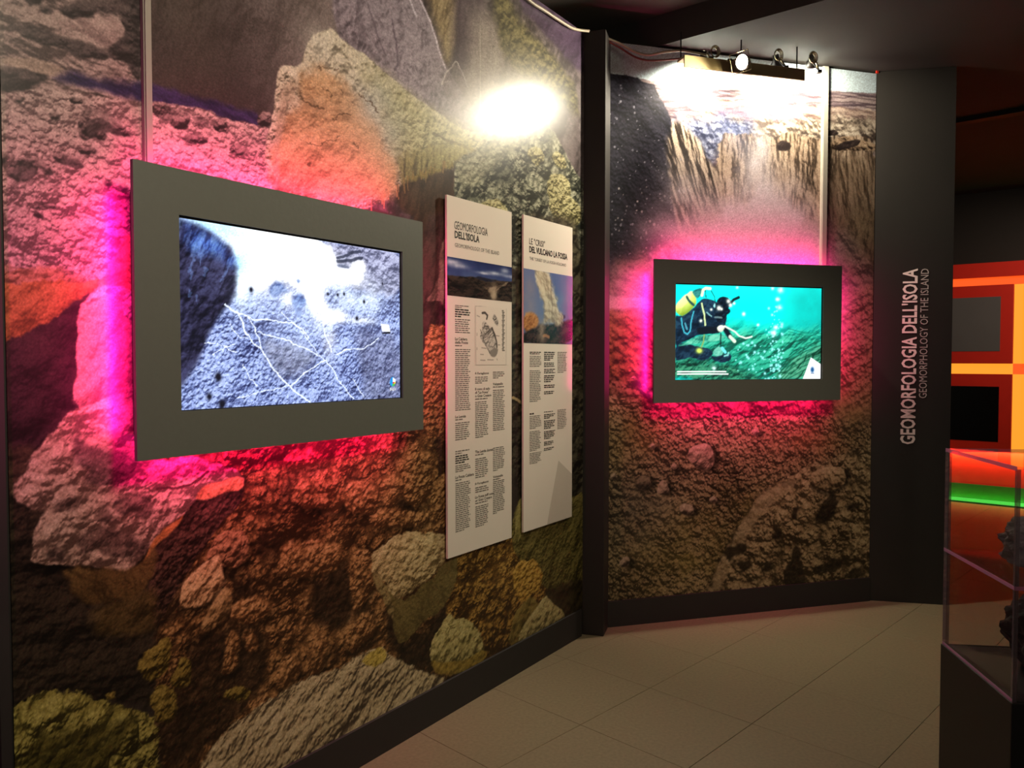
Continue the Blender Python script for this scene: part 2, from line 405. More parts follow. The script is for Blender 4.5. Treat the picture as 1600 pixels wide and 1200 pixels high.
    for k, p in enumerate([[(450, 780), (456, 755), (480, 730), (520, 738), (545, 755), (540, 785), (520, 800), (470, 796)],
                           [(585, 695), (600, 680), (618, 682), (622, 705), (610, 722), (592, 716)], [(485, 785), (500, 776), (514, 782), (508, 795), (490, 796)],
                           [(530, 770), (550, 752), (580, 752), (600, 780), (580, 800), (545, 800)], [(622, 740), (640, 698), (652, 686), (662, 700), (682, 716), (684, 745), (666, 790), (640, 792), (624, 775)],
                           [(670, 800), (676, 760), (694, 735), (706, 745), (706, 815), (690, 835), (676, 826)],
                           [(430, 880), (440, 850), (480, 840), (530, 850), (548, 870), (520, 890), (470, 905), (436, 900)],
                           [(440, 720), (458, 700), (490, 700), (505, 716), (480, 735), (450, 735)], [(575, 800), (610, 790), (660, 800), (668, 820), (620, 828), (580, 822)],
                           [(540, 870), (570, 850), (590, 880), (580, 930), (556, 960), (546, 920)], [(535, 1000), (560, 960), (580, 955), (590, 990), (560, 1010), (545, 1020)],
                           [(480, 1020), (505, 985), (515, 1000), (500, 1050), (478, 1052)], [(345, 1045), (350, 990), (368, 985), (376, 1005), (370, 1040), (355, 1052)],
                           [(375, 985), (390, 975), (402, 990), (402, 1012), (388, 1018)], [(310, 985), (330, 935), (352, 905), (362, 915), (350, 960), (325, 990)],
                           [(430, 1040), (450, 1020), (470, 1030), (465, 1055), (440, 1080), (428, 1070)], [(380, 1110), (410, 1080), (432, 1085), (425, 1110), (400, 1125), (385, 1130)],
                           [(360, 940), (400, 930), (430, 938), (420, 965), (385, 975), (362, 965)]]):
        R(p, lump, bumps=[('w', 22, 1.0), ('w', 52, .9), ('f', 110, 1.0)], dome=0.06, dw=0.04, seed=140 + k, rough=0.02, rf=24, edge=0.008, ao=.6, rim=-0.1, cast=.4)
    # --- big stone, left
    crust = [(82, 66, 54), (172, 150, 126), (214, 194, 170)]
    R([(12, 782), (36, 740), (42, 720), (70, 690), (98, 650), (102, 640), (150, 626), (215, 612), (240, 700), (240, 780), (140, 800), (60, 800)],
      crust, bumps=[('w', 16, .6, -20, 1.6), ('w', 42, .7, -20, 1.6), ('f', 40, 1.2), ('f', 9, 1.4)], dome=0.05, dw=0.05, seed=161, rough=0.014, rf=26, ao=.45)
    R([(105, 700), (118, 672), (130, 690), (165, 700), (215, 720), (225, 740), (180, 765), (150, 765), (130, 730)],
      [(34, 26, 24), (84, 66, 62), (130, 108, 100)], bumps=[('w', 24, .5), ('f', 30, 1.)], seed=162, rough=0.02, rf=18, alpha=.75, edge=0.012)
    R([(300, 775), (370, 745), (382, 752), (376, 790), (345, 815), (300, 880), (262, 950), (238, 985), (230, 940), (240, 850), (280, 810)],
      [(26, 17, 14), (74, 52, 42), (122, 90, 74)], bumps=[('w', 60, .7), ('f', 40, 1.0)], dome=.02, seed=163, rough=0.012)
    R([(45, 868), (62, 810), (85, 770), (100, 758), (140, 758), (180, 760), (212, 745), (228, 726), (262, 716), (310, 715), (350, 728), (379, 742),
       (380, 764), (340, 766), (304, 778), (292, 800), (245, 838), (238, 850), (212, 885), (190, 893), (140, 882), (95, 884), (60, 882)],
      crust, bumps=[('w', 15, .6, -12, 1.7), ('w', 40, .75, -12, 1.6), ('f', 40, 1.2), ('f', 8, 1.6)], dome=0.04, dw=0.04, cast=.5, seed=165, rough=0.012, rf=26, ao=.45)
    for k, p in enumerate([[(118, 830), (140, 822), (190, 828), (232, 850), (222, 870), (180, 872), (150, 858), (128, 862)],
                           [(178, 780), (205, 770), (232, 778), (238, 800), (215, 812), (186, 800)], [(62, 868), (80, 852), (100, 856), (100, 872), (80, 880)],
                           [(85, 790), (110, 776), (130, 782), (112, 796), (90, 800)], [(150, 805), (165, 792), (185, 808), (165, 818)]]):
        R(p, [(36, 28, 24), (92, 74, 64), (140, 118, 100)], bumps=[('w', 28, .5), ('f', 40, 1.2)], seed=170 + k, rough=0.02, rf=22, alpha=.8, edge=0.01)
    LN([(245, 765), (275, 764), (300, 756), (318, 742), (325, 735)], 0.004, (60, 30, 34), .8, wob=.008)
    R([(304, 776), (318, 758), (345, 750), (380, 742), (381, 765), (350, 768), (330, 780), (306, 782)], [(110, 74, 46), (186, 136, 86), (212, 166, 116)],
      bumps=[('f', 30, .6), ('f', 80, .5)], seed=176, rough=0.006)
    R([(242, 836), (290, 800), (292, 790), (282, 818), (262, 836), (240, 852), (236, 870), (222, 905), (212, 900), (222, 880)], [(92, 60, 30), (168, 116, 62), (204, 150, 92)],
      bumps=[('f', 40, .6)], seed=177, rough=0.006)
    R([(92, 886), (140, 884), (190, 894), (220, 880), (240, 850), (242, 880), (232, 910), (205, 935), (160, 942), (120, 932), (100, 908)],
      [(40, 30, 16), (96, 76, 42), (136, 112, 66)], bumps=[('f', 14, .9), ('f', 60, .8), ('f', 120, .8)], dome=0.03, dw=.06, seed=178, rough=0.022, rf=16, edge=.010, light=(-.2, -.2))
    R([(150, 942), (200, 936), (232, 912), (250, 940), (240, 980), (200, 995), (150, 990), (140, 960)], [(46, 36, 18), (86, 68, 36), (116, 94, 54)],
      bumps=[('f', 22, .9)], seed=179, rough=0.02, edge=.02, alpha=.8)
    # boulders beside it
    bould = [(66, 44, 24), (190, 152, 104), (232, 198, 148)]
    R([(316, 872), (332, 846), (352, 826), (378, 826), (388, 842), (388, 866), (372, 884), (340, 888)], [(50, 32, 20), (156, 112, 76), (214, 168, 120)],
      bumps=[('w', 34, .6), ('f', 40, .9)], dome=.06, dw=.05, seed=181, rough=.012, cast=.4)
    R([(280, 942), (279, 924), (290, 902), (312, 882), (335, 866), (343, 874), (346, 890), (349, 908), (336, 926), (322, 942), (300, 949), (288, 948)], bould,
      bumps=[('f', 22, .8, 60, 2.5), ('f', 60, .9), ('w', 50, .25)], dome=.05, dw=.06, seed=182, rough=.01, cast=.5)
    R([(309, 985), (322, 958), (345, 922), (352, 915), (364, 930), (356, 962), (330, 986)], [(50, 36, 20), (150, 116, 72), (196, 160, 110)],
      bumps=[('w', 34, .4), ('f', 40, .8)], dome=.05, dw=.04, seed=183, rough=.008)
    # --- central crusted crag
    crag = [(413, 262), (415, 225), (422, 196), (428, 160), (433, 108), (442, 101), (470, 104), (474, 84), (480, 66), (492, 52), (512, 45), (522, 48),
            (533, 62), (552, 76), (572, 86), (596, 110), (622, 130), (640, 146), (662, 162), (690, 180), (708, 194), (728, 204), (752, 208), (778, 200),
            (790, 205), (760, 226), (742, 236), (716, 246), (706, 256), (690, 262), (668, 272), (640, 278), (626, 290), (618, 304), (598, 316), (560, 330), (470, 330), (430, 300)]
    R(crag, [(70, 64, 52), (192, 184, 160), (226, 220, 200)], bumps=[('w', 20, .35), ('f', 30, .9), ('f', 100, 1.2)], dome=.06, dw=.06, seed=201, rough=.006, rf=40, ao=.4, var=.08)
    R([(560, 110), (600, 120), (650, 160), (690, 186), (730, 208), (775, 204), (745, 234), (706, 254), (640, 276), (620, 250), (610, 200), (585, 150)],
      [(92, 86, 50), (172, 166, 118), (204, 198, 150)], bumps=[('w', 30, .4), ('f', 40, .9, 80, 2), ('f', 90, .8)], seed=203, rough=.04, rf=10, edge=.06, alpha=.85)
    R([(470, 110), (500, 106), (530, 112), (545, 145), (566, 165), (590, 188), (600, 220), (620, 255), (622, 285), (600, 312), (520, 322), (434, 296),
       (420, 262), (430, 200), (450, 170), (466, 148)], [(112, 84, 58), (196, 160, 118), (216, 188, 150)],
      bumps=[('f', 8, .45), ('f', 60, .25), ('f', 130, .35)], seed=204, rough=.04, rf=14, edge=.03, var=.10)
    G(585, 165, .12, .10, (176, 184, 178), .55, .6, 12, 12); G(610, 205, .08, .12, (170, 180, 166), .5, .7, 14, 13); G(500, 70, .08, .07, (206, 204, 190), .5, .5, 12, 14)
    G(487, 164, .05, .025, (92, 72, 52), .55, .9, 40, 15); G(535, 178, .04, .02, (110, 86, 60), .5, .9, 40, 16); G(575, 240, .12, .10, (206, 172, 132), .4, .5, 10, 17)
    R([(425, 300), (434, 180), (440, 130), (466, 120), (464, 148), (446, 176), (436, 220), (432, 300)], [(92, 76, 62), (176, 156, 130), (206, 190, 166)],
      bumps=[('f', 30, 1.1, 80, 2)], seed=205, rough=.01, alpha=.7, edge=.01)
    for q, wd in (([(464, 148), (474, 158), (488, 166), (500, 170), (508, 168)], .006), ([(520, 188), (530, 180), (538, 177), (546, 178)], .005), ([(505, 140), (514, 146), (516, 156)], .005),
                  ([(533, 138), (535, 146)], .004), ([(550, 224), (558, 230)], .005), ([(478, 222), (500, 226), (530, 214)], .003), ([(468, 146), (470, 150)], .008), ([(482, 257), (484, 259)], .005),
                  ([(495, 106), (515, 110), (530, 106)], .003), ([(560, 150), (580, 162), (592, 176)], .004)):
        LN(q, wd * .7, (72, 52, 34), .65, wob=.014, wf=60)
    LN([(676, 208), (700, 220), (716, 226), (742, 236)], .006, (84, 72, 40), .7, wob=.006)
    R([(618, 250), (660, 232), (700, 222), (748, 232), (716, 250), (704, 266), (676, 282), (650, 290), (626, 296)], [(52, 42, 20), (142, 132, 80), (180, 170, 114)],
      bumps=[('f', 46, 1.6, 88, 6), ('f', 90, 1.2, 88, 4)], seed=206, rough=.03, rf=40, edge=.02, grad=.7, alpha=.85)
    R([(636, 276), (668, 268), (706, 254), (706, 262), (690, 276), (672, 278), (660, 284), (640, 286)], [(70, 58, 26), (132, 116, 62), (164, 148, 92)],
      bumps=[('f', 60, 1.2, 88, 5)], seed=207, rough=.03, rf=60, alpha=.9)
    R([(622, 290), (640, 282), (668, 276), (708, 258), (714, 300), (705, 460), (655, 460), (655, 345), (615, 318)], [(30, 20, 14), (62, 46, 34), (96, 76, 56)],
      bumps=[('f', 12, 1.0, 85, 3)], seed=208, rough=.02, rf=40, edge=.01)
    # fringe of threads under the crag
    rs = np.random.RandomState(4)
    for k in range(46):
        x = 440 + rs.rand() * 260
        y0 = np.interp(x, [440, 560, 600, 625, 640, 700], [304, 322, 308, 288, 274, 252])
        LN([(x, y0 - 3), (x + rs.randn() * 1.5, y0 + 6 + rs.rand() * 14)], .003, (150, 118, 70) if x > 625 else (190, 140, 96), .7, wob=.003)
    # dark rock right of the screen with a pale vein
    R([(655, 340), (712, 330), (712, 660), (690, 640), (655, 600)], [(26, 18, 16), (60, 44, 40), (92, 72, 64)], bumps=[('f', 14, 1.2, 80, 2)], seed=210, rough=.02, edge=.02)
    R([(688, 388), (696, 362), (712, 350), (712, 520), (700, 530), (692, 470), (676, 470), (660, 472), (682, 450)], [(66, 52, 44), (122, 100, 88), (164, 142, 126)],
      bumps=[('f', 26, 1.2, 80, 2)], seed=211, rough=.014)
    R([(655, 540), (680, 500), (712, 520), (712, 680), (655, 690)], lump, bumps=[('w', 30, .9), ('w', 60, .7), ('f', 60, .8)], seed=212, rough=.03, rf=14, ao=.7)
    # --- crumbly grey-green crag, right
    R([(708, 300), (709, 258), (722, 246), (745, 234), (770, 214), (790, 196), (820, 184), (850, 190), (872, 214), (892, 262), (925, 300), (925, 420), (700, 420)],
      [(34, 36, 30), (130, 130, 110), (204, 200, 176)], bumps=[('w', 6, 1.0), ('w', 15, 1.0), ('w', 38, .8), ('f', 90, 1.0)], dome=.04, dw=.06, seed=220, rough=.014, rf=20, ao=.6)
    R([(712, 276), (712, 250), (745, 232), (790, 206), (830, 210), (800, 236), (775, 252), (752, 282), (730, 300)], [(96, 94, 76), (170, 166, 138), (208, 204, 176)],
      bumps=[('w', 30, .6), ('f', 60, 1.0)], seed=221, rough=.02, alpha=.7, edge=.02)
    for k, p in enumerate([[(852, 292), (862, 268), (882, 272), (892, 292), (886, 330), (862, 330)], [(820, 236), (840, 226), (852, 248), (836, 262)], [(858, 240), (876, 236), (888, 262), (872, 266)],
                           [(852, 316), (880, 300), (908, 320), (908, 352), (870, 350)], [(722, 360), (760, 305), (790, 320), (796, 345), (760, 330)]]):
        R(p, [(62, 58, 36), (164, 156, 112), (204, 198, 156)], bumps=[('w', 26, .9), ('w', 60, .7)], dome=.03, dw=.03, seed=224 + k, rough=.014, ao=.6)
    R([(795, 330), (925, 350), (925, 820), (795, 850)], [(26, 22, 18), (66, 60, 48), (112, 104, 80)], bumps=[('w', 9, .6), ('f', 16, 1.2), ('w', 34, .5)], seed=230, rough=.02, edge=.03)
    LN([(800, 622), (808, 624), (815, 632), (814, 640)], .008, (190, 166, 120), .9, wob=.006)
    # --- low rocks, right of centre
    R([(700, 870), (790, 835), (860, 860), (862, 930), (820, 990), (770, 1030), (705, 1020), (696, 960)], [(46, 28, 12), (146, 108, 48), (200, 160, 84)],
      bumps=[('w', 13, 1.0), ('w', 32, 1.0), ('w', 70, .7), ('f', 110, 1.)], seed=240, rough=.02, ao=.75)
    R([(795, 838), (806, 790), (818, 775), (850, 800), (925, 760), (925, 930), (870, 930), (820, 900)], [(40, 36, 14), (98, 88, 44), (146, 132, 76)],
      bumps=[('f', 14, .7, 70, 1.5), ('f', 50, .9, 70, 1.5), ('f', 110, .9)], dome=.03, dw=.05, seed=241, rough=.014)
    R([(804, 800), (812, 778), (820, 778), (818, 830), (806, 850)], [(96, 88, 44), (166, 154, 90), (196, 186, 122)], bumps=[('f', 40, 1.1, 70, 2)], seed=242, rough=.01)
    R([(800, 885), (822, 872), (842, 880), (850, 905), (832, 930), (816, 945), (800, 920)], [(100, 70, 20), (184, 142, 62), (214, 178, 98)], bumps=[('w', 34, .6), ('f', 60, 1.1)], seed=243, rough=.02, rf=20)
    R([(846, 925), (870, 915), (925, 900), (925, 1000), (890, 970), (866, 950)], [(18, 15, 8), (46, 38, 22), (70, 60, 36)], bumps=[('f', 20, 1)], seed=244, rough=.02, edge=.015)
    R([(792, 1010), (802, 960), (822, 935), (838, 935), (842, 955), (830, 985), (812, 1010)], [(60, 48, 18), (120, 100, 48), (160, 138, 74)], bumps=[('f', 24, 1.)], dome=.03, dw=.03, seed=245, rough=.01)
    R([(806, 1010), (815, 980), (836, 950), (852, 928), (860, 940), (884, 958), (878, 975), (840, 1000)], [(70, 62, 34), (168, 150, 96), (204, 188, 136)], bumps=[('w', 30, .4), ('f', 40, 1.)], dome=.04, dw=.03, seed=246, rough=.01)
    R([(668, 1018), (676, 992), (690, 975), (702, 958), (712, 966), (730, 968), (748, 985), (756, 1010), (754, 1030), (730, 1046), (692, 1056), (676, 1040)],
      [(70, 62, 30), (164, 150, 92), (206, 194, 136)], bumps=[('w', 20, .5), ('f', 40, 1.0)], dome=.06, dw=.05, seed=247, rough=.02, cast=.5)
    R([(672, 1030), (690, 1036), (730, 1030), (758, 1012), (760, 1030), (730, 1048), (692, 1058), (678, 1048)], [(84, 66, 20), (148, 122, 48), (180, 152, 72)], bumps=[('f', 50, 1.)], seed=248, rough=.012, alpha=.8)
    # --- grey-beige block in front
    R([(598, 918), (606, 905), (622, 945), (660, 918), (706, 868), (716, 880), (706, 930), (680, 958), (650, 982), (632, 1004), (622, 1008), (612, 970)],
      [(46, 38, 18), (104, 90, 50), (142, 126, 80)], bumps=[('f', 12, .9, 60, 1.5), ('f', 70, .7), ('f', 130, .7)], dome=.03, dw=.06, seed=250, rough=.02, light=(.2, .3))
    R([(578, 872), (584, 858), (612, 842), (640, 830), (672, 832), (704, 836), (712, 860), (690, 884), (662, 912), (640, 926), (616, 942), (604, 916), (586, 900)],
      [(84, 68, 40), (176, 154, 106), (212, 194, 146)], bumps=[('w', 34, .55, -15, 1.5), ('f', 40, 1.1)], dome=.03, dw=.03, seed=251, rough=.02, rf=20)
    R([(580, 892), (600, 908), (616, 945), (614, 975), (600, 940), (584, 915)], [(60, 48, 26), (128, 110, 68), (160, 142, 94)], bumps=[('f', 30, .9)], seed=252, rough=.008)
    # --- pale fuzzy slope, bottom
    R([(250, 1300), (308, 1200), (345, 1148), (380, 1118), (430, 1085), (470, 1062), (500, 1052), (520, 1048), (560, 1022), (592, 1010), (606, 1022), (640, 1040), (670, 1052),
       (700, 1062), (690, 1090), (400, 1300)], [(60, 50, 38), (174, 156, 116), (208, 194, 156)],
      bumps=[('f', 12, .8, 32, 2.2), ('f', 34, .8, 32, 1.8), ('p', 30, .5, 32, 1.6), ('f', 100, 1.2)], seed=260, rough=.012, rf=40, ao=.35)
    R([(560, 1030), (590, 1008), (606, 1020), (600, 1034), (575, 1045)], [(110, 92, 24), (186, 164, 66), (210, 190, 100)], bumps=[('f', 60, 1.2)], seed=261, rough=.014, alpha=.85)
    # --- sulphur stones, bottom left
    sul = [(36, 32, 12), (146, 136, 66), (200, 190, 110)]
    for k, p in enumerate([[(212, 1040), (222, 1020), (240, 1012), (252, 998), (266, 1000), (268, 1022), (262, 1050), (240, 1064), (220, 1056)],
                           [(264, 1062), (275, 1040), (286, 1024), (296, 1030), (300, 1058), (286, 1074), (268, 1076)],
                           [(228, 1094), (246, 1070), (264, 1070), (276, 1092), (274, 1120), (256, 1136), (244, 1122)], [(160, 1088), (180, 1080), (182, 1094)],
                           [(345, 1080), (370, 1070), (392, 1076), (388, 1092), (360, 1096)]]):
        R(p, [(40, 32, 12), (116, 98, 42), (164, 144, 72)], bumps=[('w', 34, .5), ('f', 60, 1.1)], dome=.05, dw=.04, seed=270 + k, rough=.012, rf=50)
    R([(-20, 1112), (16, 1108), (34, 1092), (60, 1084), (92, 1078), (128, 1080), (152, 1094), (186, 1100), (206, 1108), (238, 1114), (246, 1140), (247, 1200), (250, 1320), (-20, 1320)],
      sul, bumps=[('w', 9, 1.0), ('w', 24, .9), ('w', 60, .7), ('f', 120, 1.2)], dome=.07, dw=.06, seed=280, rough=.016, rf=60, ao=.5)
    R([(40, 1180), (70, 1150), (130, 1140), (180, 1130), (210, 1120), (190, 1170), (160, 1200), (150, 1260), (30, 1260)], [(22, 20, 8), (66, 60, 24), (104, 94, 42)],
      bumps=[('w', 20, .6), ('f', 40, 1.)], seed=281, rough=.03, rf=14, edge=.02, alpha=.8)
    S.grain(0.045)
    S.sat = 0.98
    return S
# ---------------------------------------------------------------- picture of the crater mural
def paint_mural_crater():
    us = np.linspace(0.0, 1.772, 384)
    vs = np.linspace(BASE_H, WALL_TOP, 690)
    S = Sheet(us, vs, lambda x, y: W2.hit(x, y), bg=(196, 216, 226))
    R, G, LN, D = S.region, S.glow, S.line, S.dots
    L = (0.3, 0.8)
    R([(930, 180), (1380, 180), (1380, 960), (930, 960)], [(30, 25, 22), (74, 62, 54), (110, 94, 80)], bumps=[('f', 20, 1.2)], seed=300, rough=0, ch=0, light=L)
    # far strata; the sky strip above stays plain
    R([(930, 114), (1025, 127), (1110, 133), (1200, 137), (1292, 142), (1380, 147), (1380, 260), (930, 260)], [(62, 50, 58), (124, 106, 112), (176, 158, 154)],
      bumps=[('f', 10, 1.4, 3, 7), ('f', 34, 1.2, 3, 8), ('f', 60, .8, 0, 4)], seed=301, rough=.006, var=.25, vf=4, ch=0, light=L)
    for y, a in ((152, .5), (160, .6), (166, .5), (176, .4)):
        LN([(1030, y - 8), (1150, y - 4), (1292, y), (1380, y + 4)], .006, (64, 48, 56), a, wob=.02, wf=8)
    R([(1045, 150), (1160, 158), (1292, 166), (1380, 172), (1380, 200), (1240, 196), (1100, 184)], [(96, 74, 70), (176, 150, 132), (214, 194, 176)],
      bumps=[('f', 12, 1.2, 0, 4), ('w', 24, .5, 0, 2.5), ('f', 40, 1.0, 0, 4)], seed=302, rough=.02, alpha=.8, light=L)
    R([(1105, 172), (1180, 162), (1240, 170), (1262, 184), (1210, 192), (1150, 186)], [(80, 62, 84), (120, 96, 122), (150, 130, 150)], bumps=[('f', 14, 1., 0, 3)], seed=303, rough=.02, edge=.02, alpha=.7)
    # broken pale blocks under the strata
    R([(1050, 186), (1100, 182), (1180, 190), (1280, 186), (1380, 178), (1380, 250), (1250, 235), (1120, 250), (1060, 260)], [(58, 48, 44), (164, 148, 130), (222, 210, 192)],
      bumps=[('w', 9, 1.0, 0, 1.5), ('w', 24, 1.0, 0, 1.5), ('f', 60, 1.2)], seed=305, rough=.05, rf=10, edge=.02, light=L)
    R([(1054, 186), (1090, 180), (1135, 184), (1180, 190), (1170, 215), (1130, 222), (1118, 258), (1095, 262), (1070, 235)], [(34, 40, 66), (104, 112, 144), (196, 204, 218)],
      bumps=[('w', 16, 1.0), ('w', 40, .8), ('f', 60, 1.1)], seed=306, rough=.06, rf=10, edge=.04, light=L, alpha=.9)  # blue-white lens flare highlights painted over the blocks
    # fluted cliff
    flu = [(50, 40, 32), (138, 116, 96), (190, 168, 144)]
    R([(1122, 214), (1160, 206), (1200, 212), (1240, 208), (1290, 216), (1380, 214), (1380, 440), (1120, 440), (1116, 300), (1120, 250)], flu,
      bumps=[('f', 14, 1.0, 84, 3), ('f', 36, 1.7, 88, 5), ('f', 80, 1.4, 85, 3), ('w', 12, .4, 80, 2)], con=.6, seed=310, rough=.05, rf=12, var=.16, light=(.6, .5))
    pass
    R([(1292, 226), (1310, 214), (1330, 212), (1344, 220), (1368, 224), (1368, 236), (1330, 236), (1304, 236)], [(40, 30, 24), (150, 124, 98), (204, 178, 148)],
      bumps=[('w', 22, .6), ('f', 40, 1.)], dome=.03, dw=.03, seed=312, light=L)
    for p in ([(1304, 230), (1322, 220), (1344, 218), (1340, 228), (1322, 234), (1306, 234)], [(1292, 206), (1306, 202), (1312, 210), (1294, 214)], [(1212, 228), (1222, 218), (1236, 226), (1234, 236), (1216, 236)],
              [(1140, 262), (1156, 258), (1156, 270), (1144, 272)]):
        R(p, [(26, 20, 20), (52, 42, 40), (84, 70, 64)], bumps=[('w', 30, .5)], seed=313, rough=.008)
    R([(1285, 250), (1380, 246), (1380, 470), (1285, 440)], [(40, 30, 22), (124, 102, 80), (170, 146, 120)], bumps=[('f', 20, 1.6, 100, 5), ('f', 50, 1.0, 100, 3)], seed=314, rough=.03, edge=.05, alpha=.8, light=(.6, .5))
    R([(1285, 340), (1380, 330), (1380, 480), (1285, 470)], [(40, 30, 20), (112, 92, 68), (150, 126, 96)], bumps=[('f', 16, 1.3, 75, 3), ('f', 50, 1., 70, 2)], seed=315, rough=.04, edge=.08, light=(.6, .5))
    # dark scree slope, left
    R([(930, 110), (1020, 127), (1030, 150), (1050, 190), (1058, 230), (1066, 280), (1078, 330), (1090, 420), (1020, 470), (930, 470)], [(14, 14, 20), (36, 35, 46), (64, 62, 76)],
      bumps=[('f', 16, .7, -50, 2), ('p', 40, .5), ('f', 80, 1.)], seed=320, rough=.016, var=.18, vf=4, light=L)
    R([(1046, 196), (1062, 192), (1082, 212), (1104, 240), (1126, 286), (1130, 340), (1112, 390), (1070, 390), (1050, 330), (1042, 250)], [(26, 22, 20), (92, 78, 68), (190, 172, 150)],
      bumps=[('f', 30, 2.2, 108, 6), ('f', 70, 1.4, 108, 3)], seed=311, rough=.03, rf=14, edge=.02, light=(.7, .4), con=.6, grad=.3)
    D(150, [(945, 130), (1015, 135), (1080, 280), (1110, 400), (945, 430)], (150, 148, 162), .003, .008, seed=21)
    D(40, [(945, 280), (1050, 300), (1070, 400), (945, 400)], (196, 186, 186), .004, .010, seed=22)
    R([(1060, 380), (1130, 300), (1380, 380), (1380, 620), (930, 620), (930, 420)], [(40, 30, 24), (104, 86, 70), (150, 130, 108)], bumps=[('f', 12, 1.2), ('f', 40, 1.)], seed=329, rough=.03, edge=.05, light=L)
    # ground: gravel
    R([(930, 600), (1100, 596), (1380, 590), (1380, 960), (930, 960)], [(26, 20, 14), (138, 116, 82), (200, 176, 134)],
      bumps=[('f', 8, .6), ('p', 13, 1.2), ('p', 24, 1.7), ('p', 42, 1.5), ('w', 70, .7), ('f', 90, .8)], seed=330, rough=.02, var=.2, vf=5, light=L, ch=0)
    R([(930, 470), (1000, 486), (1060, 500), (1380, 470), (1380, 640), (930, 650)], [(34, 24, 16), (116, 90, 62), (168, 138, 104)],
      bumps=[('f', 10, 1.2), ('w', 24, .6), ('f', 40, 1.)], seed=331, rough=.03, edge=.04, light=L)
    R([(945, 480), (975, 484), (1010, 500), (1012, 560), (985, 600), (950, 590), (930, 540)], [(34, 24, 12), (128, 98, 52), (170, 136, 84)], bumps=[('w', 16, .6), ('f', 30, 1.)], seed=332, rough=.03, edge=.03, alpha=.7, light=L)
    R([(930, 468), (960, 462), (1030, 468), (1030, 480), (980, 484), (930, 486)], [(130, 112, 104), (176, 158, 148), (200, 186, 176)], bumps=[('f', 20, .7, -5, 3)], seed=333, rough=.02, edge=.015)
    # right flank with rills
    R([(1300, 470), (1380, 440), (1380, 660), (1300, 650)], [(54, 40, 26), (138, 112, 80), (180, 152, 116)], bumps=[('f', 14, 1.4, 30, 4), ('w', 34, .5), ('f', 40, 1.)], seed=334, rough=.04, edge=.06, light=L)
    # sulphur tint on the gravel
    for px, py, rx, ry, c, a in ((1060, 870, .35, .25, (148, 132, 50), .35), (985, 680, .22, .18, (140, 108, 44), .35), (1000, 800, .25, .25, (110, 104, 88), .35), (1180, 800, .3, .2, (140, 124, 60), .3),
                                 (1330, 640, .2, .2, (170, 146, 80), .35), (1260, 690, .35, .15, (160, 112, 60), .3)):
        G(px, py, rx, ry, c, a, .7, 12, 8)
    # pale rock mass, lower right
    pale = [(50, 40, 24), (152, 130, 90), (196, 176, 134)]
    R([(1098, 960), (1108, 910), (1124, 880), (1140, 850), (1150, 830), (1172, 800), (1180, 772), (1200, 762), (1240, 742), (1256, 728), (1300, 716), (1340, 700), (1380, 690), (1380, 960)],
      pale, bumps=[('w', 8, 1.0), ('w', 22, .9), ('w', 50, .8), ('f', 90, 1.)], dome=.03, dw=.04, seed=340, rough=.02, light=L, ao=.5, cast=.35, cd=(-.02, -.01))
    R([(1100, 950), (1112, 905), (1140, 850), (1176, 786), (1200, 764), (1250, 745), (1230, 770), (1190, 800), (1160, 850), (1130, 905), (1120, 950)], [(110, 92, 60), (164, 144, 104), (190, 170, 130)],
      bumps=[('f', 20, .9), ('f', 60, .8)], seed=341, rough=.02, edge=.012, alpha=.75, light=L)
    for k, p in enumerate([[(1226, 896), (1236, 870), (1240, 850), (1250, 860), (1254, 890), (1258, 906), (1240, 916), (1222, 910)], [(1272, 810), (1288, 780), (1304, 772), (1310, 790), (1298, 815), (1280, 818)],
                           [(1316, 792), (1330, 782), (1345, 784), (1344, 796), (1326, 798)], [(1270, 890), (1300, 872), (1320, 870), (1312, 890), (1282, 896)], [(1310, 900), (1340, 885), (1356, 900), (1330, 906)],
                           [(1232, 800), (1246, 788), (1250, 800), (1240, 812)], [(1206, 835), (1220, 825), (1226, 838), (1212, 844)], [(1130, 856), (1160, 848), (1168, 856), (1150, 870), (1136, 880)], [(1318, 730), (1328, 735), (1332, 745), (1320, 756)],
                           [(1268, 760), (1276, 752), (1290, 760), (1280, 768)], [(1150, 880), (1170, 872), (1174, 884), (1160, 894)], [(1188, 884), (1204, 876), (1204, 892), (1192, 896)]]):
        R(p, [(16, 13, 8), (38, 30, 20), (66, 54, 36)], bumps=[('w', 30, .5)], seed=350 + k, rough=.03, rf=18, edge=.012, alpha=.85)
    R([(1262, 756), (1270, 735), (1296, 728), (1318, 730), (1322, 752), (1306, 766), (1280, 768)], pale, bumps=[('f', 24, 1.0), ('w', 34, .4)], dome=.04, dw=.03, seed=365, light=L, cast=.5)
    # single stones
    st = [(52, 42, 32), (158, 134, 108), (206, 182, 152)]
    for k, p in enumerate([[(1073, 712), (1078, 700), (1094, 693), (1108, 694), (1115, 706), (1116, 726), (1104, 736), (1088, 732), (1078, 722)],
                           [(994, 752), (1000, 742), (1012, 744), (1018, 756), (1006, 766), (996, 764)], [(1024, 768), (1032, 748), (1042, 752), (1046, 770), (1034, 774)],
                           [(1060, 794), (1066, 786), (1080, 788), (1086, 798), (1078, 806), (1066, 804)], [(966, 880), (976, 868), (984, 872), (982, 884), (970, 888)],
                           [(1046, 730), (1052, 722), (1058, 726), (1056, 736)], [(952, 744), (960, 738), (966, 746), (958, 752)], [(1014, 694), (1022, 692), (1024, 700), (1016, 704)],
                           [(984, 590), (990, 586), (996, 590), (992, 596)], [(1172, 672), (1182, 668), (1188, 676), (1178, 682)], [(1106, 780), (1116, 774), (1122, 782), (1112, 788)]]):
